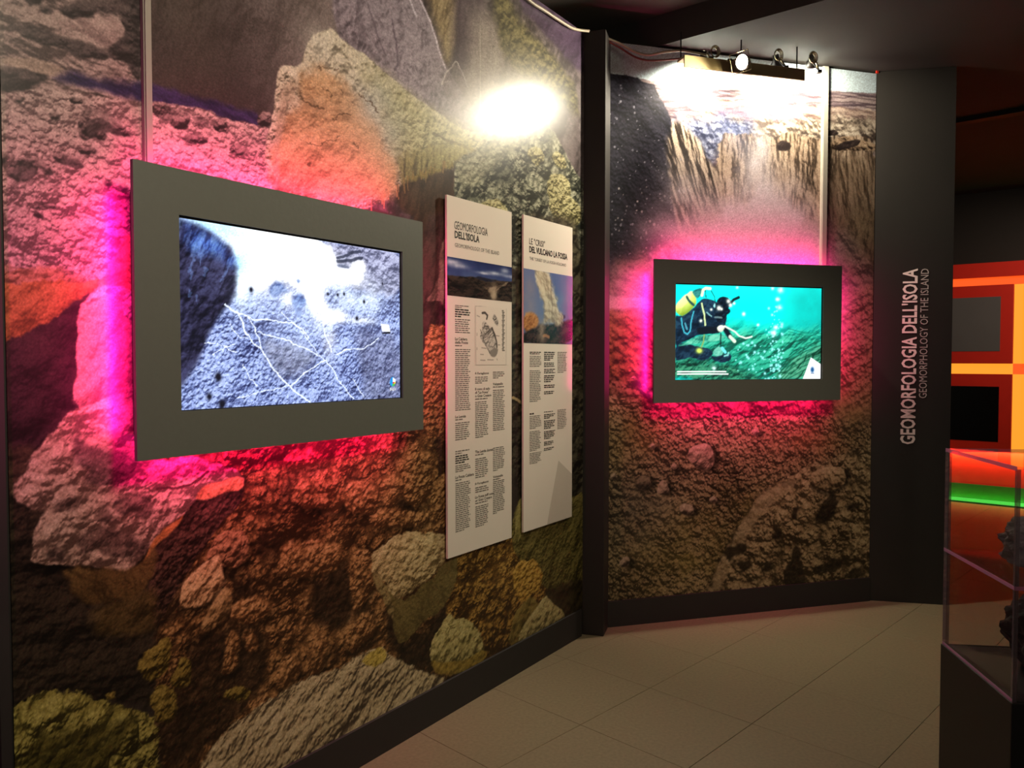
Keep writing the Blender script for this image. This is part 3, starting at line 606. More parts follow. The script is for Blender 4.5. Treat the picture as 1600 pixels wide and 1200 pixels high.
        R(p, st if k != 1 else [(40, 34, 28), (110, 94, 72), (150, 132, 104)], bumps=[('f', 30, .9), ('w', 30, .3)], dome=.05, dw=.04, seed=370 + k, rough=.006, light=(-.2, .8), cast=.55, cd=(.03, -.012), cw=.015)
    # steam
    for i, (px, py, rx, ry, a) in enumerate(((1185, 330, .20, .20, .95), (1180, 390, .36, .18, .95), (1225, 345, .14, .2, .8), (1130, 350, .16, .14, .7), (1120, 380, .30, .16, .6), (1240, 390, .25, .2, .7), (1180, 260, .10, .16, .5), (1190, 232, .06, .10, .4),
                                             (1070, 300, .16, .2, .35), (1040, 360, .2, .16, .4), (1150, 430, .5, .16, .8), (1260, 440, .3, .2, .6), (1000, 440, .2, .1, .3), (985, 470, .18, .07, .35),
                                             (1110, 480, .4, .16, .5), (1290, 500, .25, .2, .35))):
        G(px, py, rx, ry, (190, 183, 187), a * 1.35, .75, 9, 20 + i)
    G(1150, 215, .10, .12, (96, 110, 160), .35, .6, 10, 44)  # blue flare tint painted into the print
    S.grain(0.035, 2)
    S.sat = 0.92
    return S
# ---------------------------------------------------------------- pictures on the screens and panels
def paint_screen_fumarole(us, vs, off):
    k = 3.75
    S = Sheet(us, vs, lambda x, y: W1.hit(270 + x / k, 330 + y / k, off), bg=(112, 122, 158))
    R, G, LN = S.region, S.glow, S.line
    R([(20, 20), (1360, 200), (1360, 1200), (20, 1200)], [(24, 28, 66), (122, 138, 190), (206, 222, 255)],
      bumps=[('f', 14, .8), ('p', 60, .8), ('f', 120, 1.2)], seed=401, con=.34, rough=0, ch=0, var=.12, grad=0, ao=.4)
    R([(860, 150), (1360, 220), (1360, 520), (1100, 480), (960, 330)], [(66, 68, 92), (136, 138, 168), (196, 200, 226)], bumps=[('f', 16, 1.2, -20, 2), ('f', 60, 1.0)], seed=402, rough=.03, edge=.02, grad=0)
    R([(1050, 690), (1360, 720), (1360, 1200), (1150, 1200), (1100, 900)], [(40, 42, 64), (100, 102, 130), (160, 166, 200)], bumps=[('f', 40, 1.2), ('p', 50, .8)], seed=403, rough=.03, edge=.04, alpha=.6, grad=0)
    R([(520, 740), (740, 780), (860, 850), (760, 960), (660, 1000), (560, 860)], [(50, 50, 62), (112, 112, 128), (160, 164, 190)], bumps=[('f', 40, 1.2)], seed=404, rough=.02, edge=.03, alpha=.6, grad=0)
    # steam, overexposed
    for i, (x, y, rx, ry, a) in enumerate(((450, 200, .16, .12, 1), (620, 230, .16, .12, 1), (760, 260, .15, .11, 1), (560, 330, .16, .09, 1), (880, 330, .12, .08, 1), (420, 330, .05, .10, 1), (300, 120, .12, .05, .9), (180, 75, .10, .03, .8), (400, 440, .035, .08, 1),
                                           (960, 390, .16, .04, 1), (1070, 340, .04, .06, .9), (830, 460, .05, .10, 1), (860, 560, .045, .10, 1), (960, 610, .07, .035, .9), (780, 420, .08, .06, 1), (680, 520, .05, .04, .6), (1100, 640, .12, .02, .5), (920, 760, .05, .10, .45), (500, 420, .1, .05, .6))):
        G(x, y, rx * .6, ry * .6, (250, 252, 255), a * 1.25, .5, 16, 60 + i)
    R([(95, 55), (300, 80), (480, 100), (700, 125), (860, 165), (930, 210), (960, 280), (960, 330), (1000, 330), (1040, 330), (1060, 300), (1090, 285), (1120, 300), (1125, 380), (1090, 420), (960, 420), (870, 420), (900, 560), (960, 600), (1010, 630), (930, 660), (890, 660), (860, 560),
       (830, 650), (800, 560), (760, 480), (700, 440), (640, 400), (560, 400), (460, 430), (400, 440), (385, 400), (380, 330), (400, 310), (380, 220), (300, 150), (150, 100)],
      [(225, 240, 255), (255, 255, 255), (255, 255, 255)], bumps=(), seed=430, rough=.02, edge=.014, grad=0, var=.2)
    G(200, 90, .13, .03, (140, 210, 255), .6, .5, 14, 90); G(400, 330, .04, .08, (150, 225, 255), .5, .5, 14, 91)
    # dark flank left
    R([(10, 20), (100, 60), (200, 110), (330, 200), (372, 300), (372, 460), (350, 530), (280, 610), (210, 720), (170, 830), (100, 960), (30, 1060), (10, 1060)],
      [(8, 8, 22), (36, 34, 58), (66, 68, 104)], bumps=[('f', 14, 1.2, 70, 2), ('f', 50, .8)], seed=405, rough=.008, edge=.012, grad=0)
    R([(60, 40), (200, 110), (320, 190), (372, 300), (340, 310), (250, 250), (130, 260), (60, 150)], [(16, 20, 60), (70, 104, 190), (150, 200, 255)], bumps=[('f', 30, 1.8, 75, 3)], seed=406, rough=.02, edge=.03, alpha=.8, grad=0)
    for q in ([(105, 150), (115, 120), (95, 190)], [(130, 210), (160, 215), (170, 250), (160, 300)], [(105, 265), (125, 270), (115, 320), (100, 360)], [(110, 360), (115, 400)], [(185, 330), (190, 380)], [(100, 470), (105, 510)], [(140, 480), (140, 525)], [(320, 330), (290, 400)]):
        LN(q, .005, (110, 140, 200), .35, wob=.014, wf=60)
    R([(560, 440), (610, 415), (660, 440), (690, 470), (650, 480), (600, 520), (560, 490)], [(40, 56, 110), (90, 110, 160), (150, 170, 210)], bumps=[('f', 40, 1.4)], seed=431, rough=.015, edge=.01, grad=0)
    R([(705, 510), (740, 490), (780, 520), (760, 560), (740, 620), (722, 600)], [(30, 40, 90), (70, 94, 150), (130, 160, 210)], bumps=[('f', 40, 1.4)], seed=432, rough=.012, edge=.008, grad=0)
    R([(720, 400), (740, 390), (752, 410), (735, 428)], [(60, 80, 120), (120, 140, 180), (180, 200, 230)], seed=433, rough=.008)
    R([(960, 320), (980, 310), (1040, 330), (1000, 330)], [(40, 46, 70), (90, 96, 120), (120, 126, 150)], seed=434, rough=.008)
    G(1100, 500, .16, .07, (214, 226, 240), .55, .8, 20, 77); G(720, 640, .10, .10, (206, 222, 255), .4, .9, 24, 78); G(480, 520, .07, .06, (220, 232, 255), .4, .9, 24, 79)
    for q in ([(970, 300), (1050, 285), (1110, 275)], [(970, 278), (1040, 252), (1100, 235)]):
        LN(q, .006, (40, 44, 62), .8, wob=.006)
    # white cracks
    for q, wd in (([(312, 545), (340, 575), (385, 598), (412, 650), (430, 715), (480, 780), (520, 810), (548, 860), (590, 925), (640, 985), (700, 1035), (760, 1090), (810, 1118)], .0065),
                  ([(385, 598), (430, 615), (470, 640), (560, 630), (640, 645), (705, 655), (760, 695), (800, 740)], .005), ([(440, 625), (480, 680), (505, 745), (515, 800)], .005),
                  ([(505, 710), (590, 735), (680, 755), (740, 790), (800, 815), (850, 840), (890, 875)], .0045), ([(700, 1020), (750, 965), (800, 930), (860, 895), (900, 870)], .005),
                  ([(960, 840), (1010, 810), (1060, 805), (1120, 800), (1170, 775), (1205, 745)], .005), ([(900, 880), (940, 930), (970, 990), (1010, 1040), (1060, 1100)], .0045),
                  ([(880, 640), (900, 740), (930, 820)], .006), ([(415, 900), (450, 970), (500, 1030)], .003), ([(240, 840), (310, 800), (360, 780)], .003), ([(1060, 980), (1100, 1060), (1120, 1090)], .003),
                  ([(640, 600), (720, 660), (790, 750), (870, 850)], .003), ([(380, 1100), (480, 1070), (640, 1030), (700, 1020)], .003), ([(190, 770), (260, 770), (380, 830)], .0025), ([(330, 650), (400, 740), (440, 745)], .0025)):
        LN(q, wd * .46, (228, 238, 255), .85, wob=.006, wf=50)
    for x, y, r in ((268, 970, .010), (215, 1085, .008), (290, 1130, .010), (1080, 628, .006), (1122, 530, .005), (1230, 425, .004), (967, 490, .004), (910, 485, .004), (1005, 485, .004), (1210, 1085, .004), (460, 460, .006)):
        S.glow(x, y, r, r * 1.2, (16, 16, 30), 1.4, .3, 80, 5)
    # little white box with its shadow, blue globe mark
    R([(1225, 712), (1275, 705), (1277, 718), (1230, 718)], [(8, 8, 12)] * 2, rough=0, ch=0, edge=.0015, grad=0)
    R([(1221, 660), (1266, 664), (1276, 706), (1228, 704)], [(236, 236, 236), (246, 246, 246)], rough=0, ch=0, edge=.0015, grad=0)
    R([(1272, 1000), (1280, 975), (1292, 970), (1304, 985), (1306, 1005), (1300, 1022), (1288, 1028), (1276, 1020)], [(20, 120, 190), (30, 140, 210)], rough=0, edge=.001, grad=0)
    R([(1290, 974), (1304, 984), (1306, 1000), (1290, 1000)], [(240, 240, 250)] * 2, rough=0, ch=0, edge=.001, grad=0)
    R([(1290, 1000), (1300, 1000), (1300, 1010), (1290, 1010)], [(206, 40, 50)] * 2, rough=0, ch=0, edge=.001, grad=0)
    R([(1288, 1010), (1304, 1010), (1298, 1024), (1288, 1027)], [(70, 170, 70)] * 2, rough=0, ch=0, edge=.001, grad=0)
    R([(1300, 1000), (1306, 1000), (1304, 1012), (1298, 1010)], [(240, 210, 60)] * 2, rough=0, ch=0, edge=.001, grad=0)
    S.grain(0.05, 5)
    return S

def paint_screen_diver(us, vs, off):
    k = 6.1538
    S = Sheet(us, vs, lambda x, y: W2.hit(1040 + x / k, 435 + y / k, off), bg=(0, 235, 226))
    R, G, LN = S.region, S.glow, S.line
    R([(60, 30), (1540, 30), (1540, 500), (60, 500)], [(0, 196, 184), (2, 232, 222), (30, 255, 248)], bumps=(), seed=501, rough=0, ch=0, var=.2, vf=3, grad=.5)
    G(1450, 330, .20, .22, (10, 150, 140), .75, .5, 8, 3); G(120, 60, .12, .05, (0, 190, 190), .6, .5, 8, 4)
    R([(560, 470), (700, 450), (850, 470), (1000, 500), (1150, 480), (1300, 500), (1540, 470), (1540, 1000), (60, 1000), (60, 640), (400, 540)], [(6, 60, 50), (22, 140, 112), (70, 196, 160)],
      bumps=[('f', 12, 1.2, 25, 2.5), ('f', 40, 1.2, 30, 2)], seed=502, rough=.03, edge=.06, var=.2, grad=.35)
    R([(60, 800), (250, 760), (420, 800), (640, 830), (900, 960), (1000, 1000), (60, 1000)], [(4, 40, 32), (34, 112, 84), (80, 160, 120)], bumps=[('f', 16, 1.4, 20, 2), ('f', 50, 1.2)], seed=503, rough=.03, edge=.03, grad=0)
    R([(1000, 980), (1100, 880), (1250, 760), (1400, 680), (1540, 600), (1540, 1000)], [(8, 50, 36), (46, 128, 96), (110, 186, 150)], bumps=[('r', 10, 1.2, 35, 5), ('f', 40, .9, 35, 4)], seed=504, rough=.03, edge=.03, grad=0)
    for i in range(7):
        y = 560 + i * 44
        LN([(1080 + i * 8, y + 330 - i * 18), (1180, y + 210 - i * 6), (1300, y + 120), (1490, y + 40)], .004, (10, 66, 50), .6, wob=.006, wf=12)
    for i in range(3):
        LN([(1180, 480 + i * 30), (1330, 520 + i * 24), (1490, 530 + i * 26)], .004, (14, 120, 100), .6, wob=.006)
    sea = [(4, 20, 34), (14, 36, 56), (40, 76, 96)]
    # body, legs
    R([(90, 350), (150, 370), (250, 300), (330, 210), (380, 190), (460, 210), (500, 240), (560, 300), (590, 380), (575, 450), (560, 500), (500, 530), (400, 535), (320, 545), (220, 590), (140, 630), (90, 660)], sea,
      bumps=[('f', 24, 1.0)], seed=510, rough=.006, dome=.02, dw=.02, grad=.1)
    R([(90, 650), (170, 620), (260, 640), (350, 660), (450, 680), (460, 740), (380, 790), (260, 760), (140, 780), (90, 790)], sea, bumps=[('f', 24, 1.0)], seed=511, rough=.008, grad=0)
    R([(110, 650), (200, 600), (300, 560), (400, 540), (520, 530), (590, 560), (520, 600), (400, 615), (260, 625), (150, 655)], [(20, 90, 80), (70, 170, 140), (130, 210, 180)], bumps=[('f', 20, 1.)], seed=512, rough=.006, grad=0)
    # head with hood, snorkel
    R([(480, 250), (500, 200), (540, 174), (590, 180), (625, 215), (640, 250), (600, 280), (625, 310), (610, 340), (585, 350), (590, 400), (560, 440), (480, 400), (460, 320)], [(2, 12, 22), (8, 24, 38), (40, 66, 84)], bumps=[('f', 30, 1.)], seed=513, rough=.005, grad=0)
    LN([(628, 238), (655, 205), (705, 182)], .009, (6, 34, 44), 1, wob=.001)
    for x, y, r in ((605, 218, .012), (625, 258, .011), (660, 240, .008), (515, 285, .013), (540, 295, .008), (340, 408, .009), (752, 343, .011), (440, 300, .007)):
        G(x, y, r, r, (236, 240, 226), 1.2, .2, 60, 6)
    R([(455, 270), (470, 240), (480, 235), (480, 290)], [(120, 200, 200), (180, 230, 226)], rough=.002, grad=0)
    # tank
    R([(92, 260), (150, 190), (200, 150), (250, 110), (290, 150), (300, 230), (270, 280), (200, 340), (150, 370), (92, 310)], [(120, 150, 40), (206, 226, 110), (240, 250, 190)], bumps=(), seed=514, rough=.004, dome=.04, dw=.03, grad=.25)
    R([(190, 180), (206, 160), (240, 215), (285, 250), (275, 275), (225, 235)], [(20, 60, 60), (40, 84, 80)], rough=.003, grad=0)
    R([(255, 120), (330, 90), (370, 100), (340, 150), (310, 200), (285, 170)], [(20, 90, 90), (60, 150, 140)], rough=.006, bumps=[('f', 40, 1.2)], grad=0)
    LN([(350, 160), (358, 115), (385, 95), (430, 100)], .010, (226, 236, 190), 1, wob=.003)
    LN([(440, 120), (470, 170), (482, 240)], .003, (10, 40, 44), .9, wob=.003); LN([(382, 120), (390, 180)], .003, (10, 40, 44), .9)
    LN([(350, 240), (360, 290), (375, 350), (382, 450)], .006, (206, 226, 160), .95, wob=.002)
    LN([(152, 380), (158, 450), (180, 520), (210, 538), (235, 510), (248, 400), (270, 318)], .005, (60, 170, 190), .95, wob=.002); LN([(185, 430), (205, 490)], .006, (80, 170, 190), .8)
    LN([(395, 325), (430, 355), (445, 365)], .004, (140, 200, 200), .8); LN([(480, 375), (540, 378)], .006, (120, 150, 150), .7)
    # arms, hands, hose
    LN([(330, 500), (420, 495), (500, 495)], .022, (10, 20, 30), 1, wob=.002); LN([(570, 480), (600, 530), (620, 560)], .018, (8, 22, 34), 1, wob=.002)
    R([(494, 480), (515, 455), (550, 450), (575, 465), (560, 490), (545, 515), (515, 515)], [(160, 180, 160), (226, 230, 206), (250, 246, 230)], rough=.003, dome=.02, dw=.02, grad=0)
    LN([(620, 560), (645, 585), (665, 605)], .012, (206, 226, 200), 1, wob=.002)
    LN([(570, 460), (620, 485), (670, 515), (710, 555), (770, 575), (830, 560)], .006, (206, 222, 206), 1, wob=.002)
    LN([(530, 530), (530, 640)], .005, (8, 30, 34), .9)
    R([(450, 720), (480, 670), (520, 645), (560, 700), (540, 750), (490, 756)], [(60, 150, 130), (130, 206, 180)], bumps=[('f', 30, 1.)], rough=.004, grad=0)
    R([(430, 740), (500, 756), (580, 720), (630, 730), (620, 790), (560, 815), (460, 790)], sea, rough=.008, grad=0, bumps=[('f', 30, 1.)])
    LN([(570, 745), (600, 740), (606, 715)], .006, (120, 206, 196), .9); LN([(545, 670), (575, 710)], .010, (110, 230, 240), .9, wob=0)
    LN([(370, 545), (365, 610), (345, 660)], .005, (120, 160, 90), 1, wob=.002)
    G(325, 695, .018, .014, (190, 214, 90), 1.5, .1, 60, 7)
    # bubbles
    rs = np.random.RandomState(12)
    for i in range(150):
        y = 90 + 880 * rs.rand() ** .8
        x = 1060 + rs.randn() * (22 if y < 400 else 40) if rs.rand() < .75 else 850 + rs.randn() * 90
        if y < 420 and rs.rand() < .6: continue
        r = .003 + .006 * rs.rand() ** 2
        G(x, y if x > 950 else 560 + 340 * rs.rand(), r, r, (150, 240, 236), 1.1, .2, 80, 8)
    for x, y, r in ((1030, 95, .012), (1105, 110, .020), (1080, 200, .014), (1100, 280, .016), (1025, 350, .008), (1120, 440, .010), (890, 448, .009), (1060, 470, .014), (1040, 530, .018), (690, 88, .009), (468, 862, .013)):
        G(x, y, r, r * .9, (214, 250, 244), 1.0, .5, 50, 9)
    # caption strips, white corner with mark
    for y, x1 in ((897, 580), (920, 602)):
        LN([(115, y), (x1, y)], .0042, (236, 246, 240), 1, wob=0)
    rs = np.random.RandomState(3)
    R([(1318, 972), (1398, 760), (1500, 830), (1500, 972)], [(246, 246, 250)] * 2, rough=0, ch=0, edge=.002, grad=0)
    G(1412, 878, .011, .015, (30, 80, 130), 1.6, .1, 60, 7); LN([(1402, 912), (1428, 912)], .004, (90, 110, 140), .8, wob=0)
    return S

def paint_photo_island(us, vs, off):
    k = 6.6667
    S = Sheet(us, vs, lambda x, y: W1.hit(690 + x / k, 300 + y / k, off), bg=(40, 50, 92))
    R, G, LN = S.region, S.glow, S.line
    R([(40, 640), (760, 740), (760, 950), (40, 900)], [(24, 30, 66), (52, 66, 116), (104, 124, 168)], rough=0, ch=0, seed=601, var=.2, vf=12, grad=-.5)
    for x, y, rx, ry in ((110, 730, .06, .012), (180, 770, .06, .01), (660, 825, .035, .012), (560, 850, .06, .008), (430, 845, .05, .006), (700, 880, .05, .008)):
        G(x, y, rx, ry, (190, 200, 220), .8, .6, 30, 4)
    R([(40, 862), (250, 880), (400, 890), (500, 905), (600, 930), (760, 930), (760, 1160), (40, 1100)], [(18, 16, 16), (46, 38, 34), (80, 66, 56)], bumps=[('f', 30, 1.2, -10, 2)], rough=.004, ch=0, seed=602)
    R([(350, 885), (390, 876), (440, 895), (520, 908), (590, 935), (480, 940), (380, 910)], [(24, 26, 40), (44, 48, 66)], rough=.004, seed=603)
    R([(420, 985), (500, 1000), (560, 985), (640, 960), (700, 930), (660, 980), (600, 1005), (560, 1040), (580, 1110), (510, 1100), (500, 1040)], [(80, 66, 56), (146, 126, 106), (190, 170, 150)], bumps=[('f', 50, 1.4)], rough=.008, seed=604, alpha=.8)
    G(540, 1060, .025, .04, (176, 160, 136), .8, .6, 40, 3)
    return S

def paint_photo_plume(us, vs, off):
    k = 6.6667
    S = Sheet(us, vs, lambda x, y: W1.hit(690 + x / k, 300 + y / k, off), bg=(70, 90, 136))
    R, G, LN = S.region, S.glow, S.line
    R([(840, 780), (1390, 860), (1390, 1400), (840, 1350)], [(60, 74, 120), (92, 112, 160), (140, 150, 176)], rough=0, ch=0, seed=611, grad=0)
    G(900, 1150, .10, .16, (150, 140, 150), .6, .5, 14, 3)
    R([(850, 1265), (950, 1255), (1000, 1290), (1010, 1370), (960, 1440), (850, 1470)], [(120, 74, 40), (184, 126, 74), (214, 166, 110)], bumps=[('f', 20, .8)], rough=.01, seed=612, edge=.01)
    R([(840, 1490), (930, 1440), (1030, 1380), (1160, 1380), (1260, 1350), (1390, 1330), (1390, 1590), (840, 1590)], [(22, 15, 17), (52, 38, 40), (84, 64, 60)], bumps=[('f', 24, 1.4)], rough=.01, seed=613, edge=.008)
    R([(1180, 1300), (1240, 1260), (1300, 1290), (1250, 1350)], [(40, 44, 74), (66, 70, 100)], rough=.01, seed=614)
    R([(985, 800), (1110, 830), (1150, 880), (1160, 960), (1170, 1060), (1205, 1090), (1215, 1200), (1245, 1280), (1260, 1340), (1200, 1380), (1120, 1360), (1060, 1390), (1070, 1300), (1060, 1200), (1030, 1100), (1000, 1000), (980, 900)],
      [(140, 126, 110), (196, 184, 160), (230, 220, 196)], bumps=[('w', 16, .5), ('f', 26, .9)], rough=.03, rf=18, edge=.016, seed=615, light=(.6, .5))
    G(1040, 1450, .03, .06, (170, 150, 130), .7, .7, 30, 5); LN([(1060, 1500), (1090, 1490), (1120, 1510)], .008, (196, 140, 100), .7, wob=.006)
    return S

def paint_map(us, vs, off):
    k = 5.4524
    S = Sheet(us, vs, lambda x, y: W1.hit(690 + x / k, 460 + y / k, off), bg=(224, 214, 200))
    R, G, LN = S.region, S.glow, S.line
    g = (150, 142, 134); d = (70, 66, 62)
    R([(345, 250), (365, 230), (395, 265), (430, 290), (460, 340), (470, 420), (478, 490), (455, 535), (425, 530), (400, 480), (370, 430), (335, 390), (325, 340), (345, 310)], [(120, 114, 108), (184, 176, 166), (218, 208, 196)], bumps=[('r', 18, 1.2), ('f', 60, 1.2)], rough=.006, grad=0, seed=621)
    R([(400, 480), (470, 450), (478, 490), (455, 535), (425, 530)], [(130, 124, 116), (150, 144, 136)], rough=.004, grad=0)
    R([(428, 200), (445, 165), (465, 190), (485, 235), (478, 275), (455, 250)], [(84, 80, 76), (150, 144, 136), (206, 198, 186)], bumps=[('r', 30, 1.)], rough=.004, grad=0, seed=622)
    LN([(345, 160), (370, 158), (388, 175), (384, 205)], .006, d, .9); LN([(430, 290), (450, 340), (465, 400), (468, 450)], .006, d, .8)
    LN([(365, 270), (400, 275), (405, 310), (375, 340)], .003, d, .9); LN([(330, 300), (360, 400), (410, 500)], .002, d, .8)
    for i in range(26):
        y = 140 + i * 13.5
        LN([(515 + (i % 3) * 2, y), (525 + (i * 7 % 11), y)], .0032, d, .75, wob=.001)
    for q in ([(300, 180), (322, 190)], [(300, 330), (300, 350)], [(300, 455), (300, 470)], [(330, 510), (356, 512)], [(330, 560), (370, 562)], [(390, 556), (440, 558)], [(470, 550), (474, 560)], [(340, 455), (380, 460)], [(460, 350), (490, 355)], [(470, 430), (496, 430)]):
        LN(q, .0028, g, .8, wob=.001)
    LN([(288, 100), (550, 104), (548, 600), (292, 602), (288, 100)], .0014, (150, 142, 134), .8, wob=0)
    return S
# ---------------------------------------------------------------- materials
def lin(c):
    return tuple((v / 12.92 if v <= 0.04045 else ((v + 0.055) / 1.055) ** 2.4) for v in (x / 255.0 for x in c))

def mat(name, c, rough=0.6, metal=0.0, var=0.12, scale=30.0, bump=0.0, spec=0.5, emit=None, es=0.0, coat=0.0):
    m = bpy.data.materials.new(name); m.use_nodes = True
    nt = m.node_tree; b = nt.nodes['Principled BSDF']
    b.inputs['Roughness'].default_value = rough; b.inputs['Metallic'].default_value = metal
    b.inputs['Specular IOR Level'].default_value = spec
    b.inputs['Coat Weight'].default_value = coat
    l = lin(c)
    tc = nt.nodes.new('ShaderNodeTexCoord'); nz = nt.nodes.new('ShaderNodeTexNoise')
    nz.inputs['Scale'].default_value = scale; nz.inputs['Detail'].default_value = 6
    nt.links.new(tc.outputs['Object'], nz.inputs['Vector'])
    mx = nt.nodes.new('ShaderNodeMix'); mx.data_type = 'RGBA'
    mx.inputs[6].default_value = (*[v * (1 - var) for v in l], 1)
    mx.inputs[7].default_value = (*[min(1, v * (1 + var)) for v in l], 1)
    nt.links.new(nz.outputs['Fac'], mx.inputs[0]); nt.links.new(mx.outputs[2], b.inputs['Base Color'])
    if bump:
        bp = nt.nodes.new('ShaderNodeBump'); bp.inputs['Strength'].default_value = bump; bp.inputs['Distance'].default_value = 0.004
        nt.links.new(nz.outputs['Fac'], bp.inputs['Height']); nt.links.new(bp.outputs['Normal'], b.inputs['Normal'])
    if emit:
        b.inputs['Emission Color'].default_value = (*emit, 1); b.inputs['Emission Strength'].default_value = es
    return m

def print_mat(name, rough, spec, grain=0.10, gscale=260.0, emit=0.0):
    """ink on a sheet: colour from the sheet's own print, plus fine grain"""
    m = bpy.data.materials.new(name); m.use_nodes = True
    nt = m.node_tree; b = nt.nodes['Principled BSDF']
    at = nt.nodes.new('ShaderNodeAttribute'); at.attribute_name = 'print'
    tc = nt.nodes.new('ShaderNodeTexCoord'); nz = nt.nodes.new('ShaderNodeTexNoise')
    nz.inputs['Scale'].default_value = gscale; nz.inputs['Detail'].default_value = 4
    nt.links.new(tc.outputs['Object'], nz.inputs['Vector'])
    mr = nt.nodes.new('ShaderNodeMapRange')
    mr.inputs[1].default_value = 0.3; mr.inputs[2].default_value = 0.7
    mr.inputs[3].default_value = 1 - grain; mr.inputs[4].default_value = 1 + grain
    nt.links.new(nz.outputs['Fac'], mr.inputs[0])
    mul = nt.nodes.new('ShaderNodeVectorMath'); mul.operation = 'SCALE'
    nt.links.new(at.outputs['Color'], mul.inputs[0]); nt.links.new(mr.outputs[0], mul.inputs['Scale'])
    b.inputs['Roughness'].default_value = rough; b.inputs['Specular IOR Level'].default_value = spec
    if emit:
        b.inputs['Base Color'].default_value = (0.01, 0.01, 0.012, 1)
        nt.links.new(mul.outputs[0], b.inputs['Emission Color']); b.inputs['Emission Strength'].default_value = emit
    else:
        nt.links.new(mul.outputs[0], b.inputs['Base Color'])
    return m

def glow_mat(name, c, strength):
    m = bpy.data.materials.new(name); m.use_nodes = True
    nt = m.node_tree; b = nt.nodes['Principled BSDF']
    b.inputs['Base Color'].default_value = (0.02, 0.02, 0.02, 1)
    b.inputs['Emission Color'].default_value = (*c, 1); b.inputs['Emission Strength'].default_value = strength
    return m

def acrylic_mat(name, tint=(1, 1, 1), gloss=1.0):
    m = bpy.data.materials.new(name); m.use_nodes = True
    nt = m.node_tree; nt.nodes.clear()
    out = nt.nodes.new('ShaderNodeOutputMaterial'); tr = nt.nodes.new('ShaderNodeBsdfTransparent'); gl = nt.nodes.new('ShaderNodeBsdfGlossy')
    fr = nt.nodes.new('ShaderNodeLayerWeight'); pw = nt.nodes.new('ShaderNodeMath'); pw.operation = 'POWER'; pw.inputs[1].default_value = 4.0; mx = nt.nodes.new('ShaderNodeMixShader'); ml = nt.nodes.new('ShaderNodeMath')
    ml.operation = 'MULTIPLY'; ml.inputs[1].default_value = gloss; ml.use_clamp = True
    fr.inputs['Blend'].default_value = 0.5; tr.inputs[0].default_value = (*tint, 1); gl.inputs['Roughness'].default_value = 0.03
    nt.links.new(fr.outputs['Facing'], pw.inputs[0]); ad = nt.nodes.new('ShaderNodeMath'); ad.operation = 'MULTIPLY_ADD'; ad.inputs[1].default_value = 0.6; ad.inputs[2].default_value = 0.035
    nt.links.new(pw.outputs[0], ad.inputs[0]); nt.links.new(ad.outputs[0], ml.inputs[0]); nt.links.new(ml.outputs[0], mx.inputs[0])
    nt.links.new(tr.outputs[0], mx.inputs[1]); nt.links.new(gl.outputs[0], mx.inputs[2]); nt.links.new(mx.outputs[0], out.inputs[0])
    return m

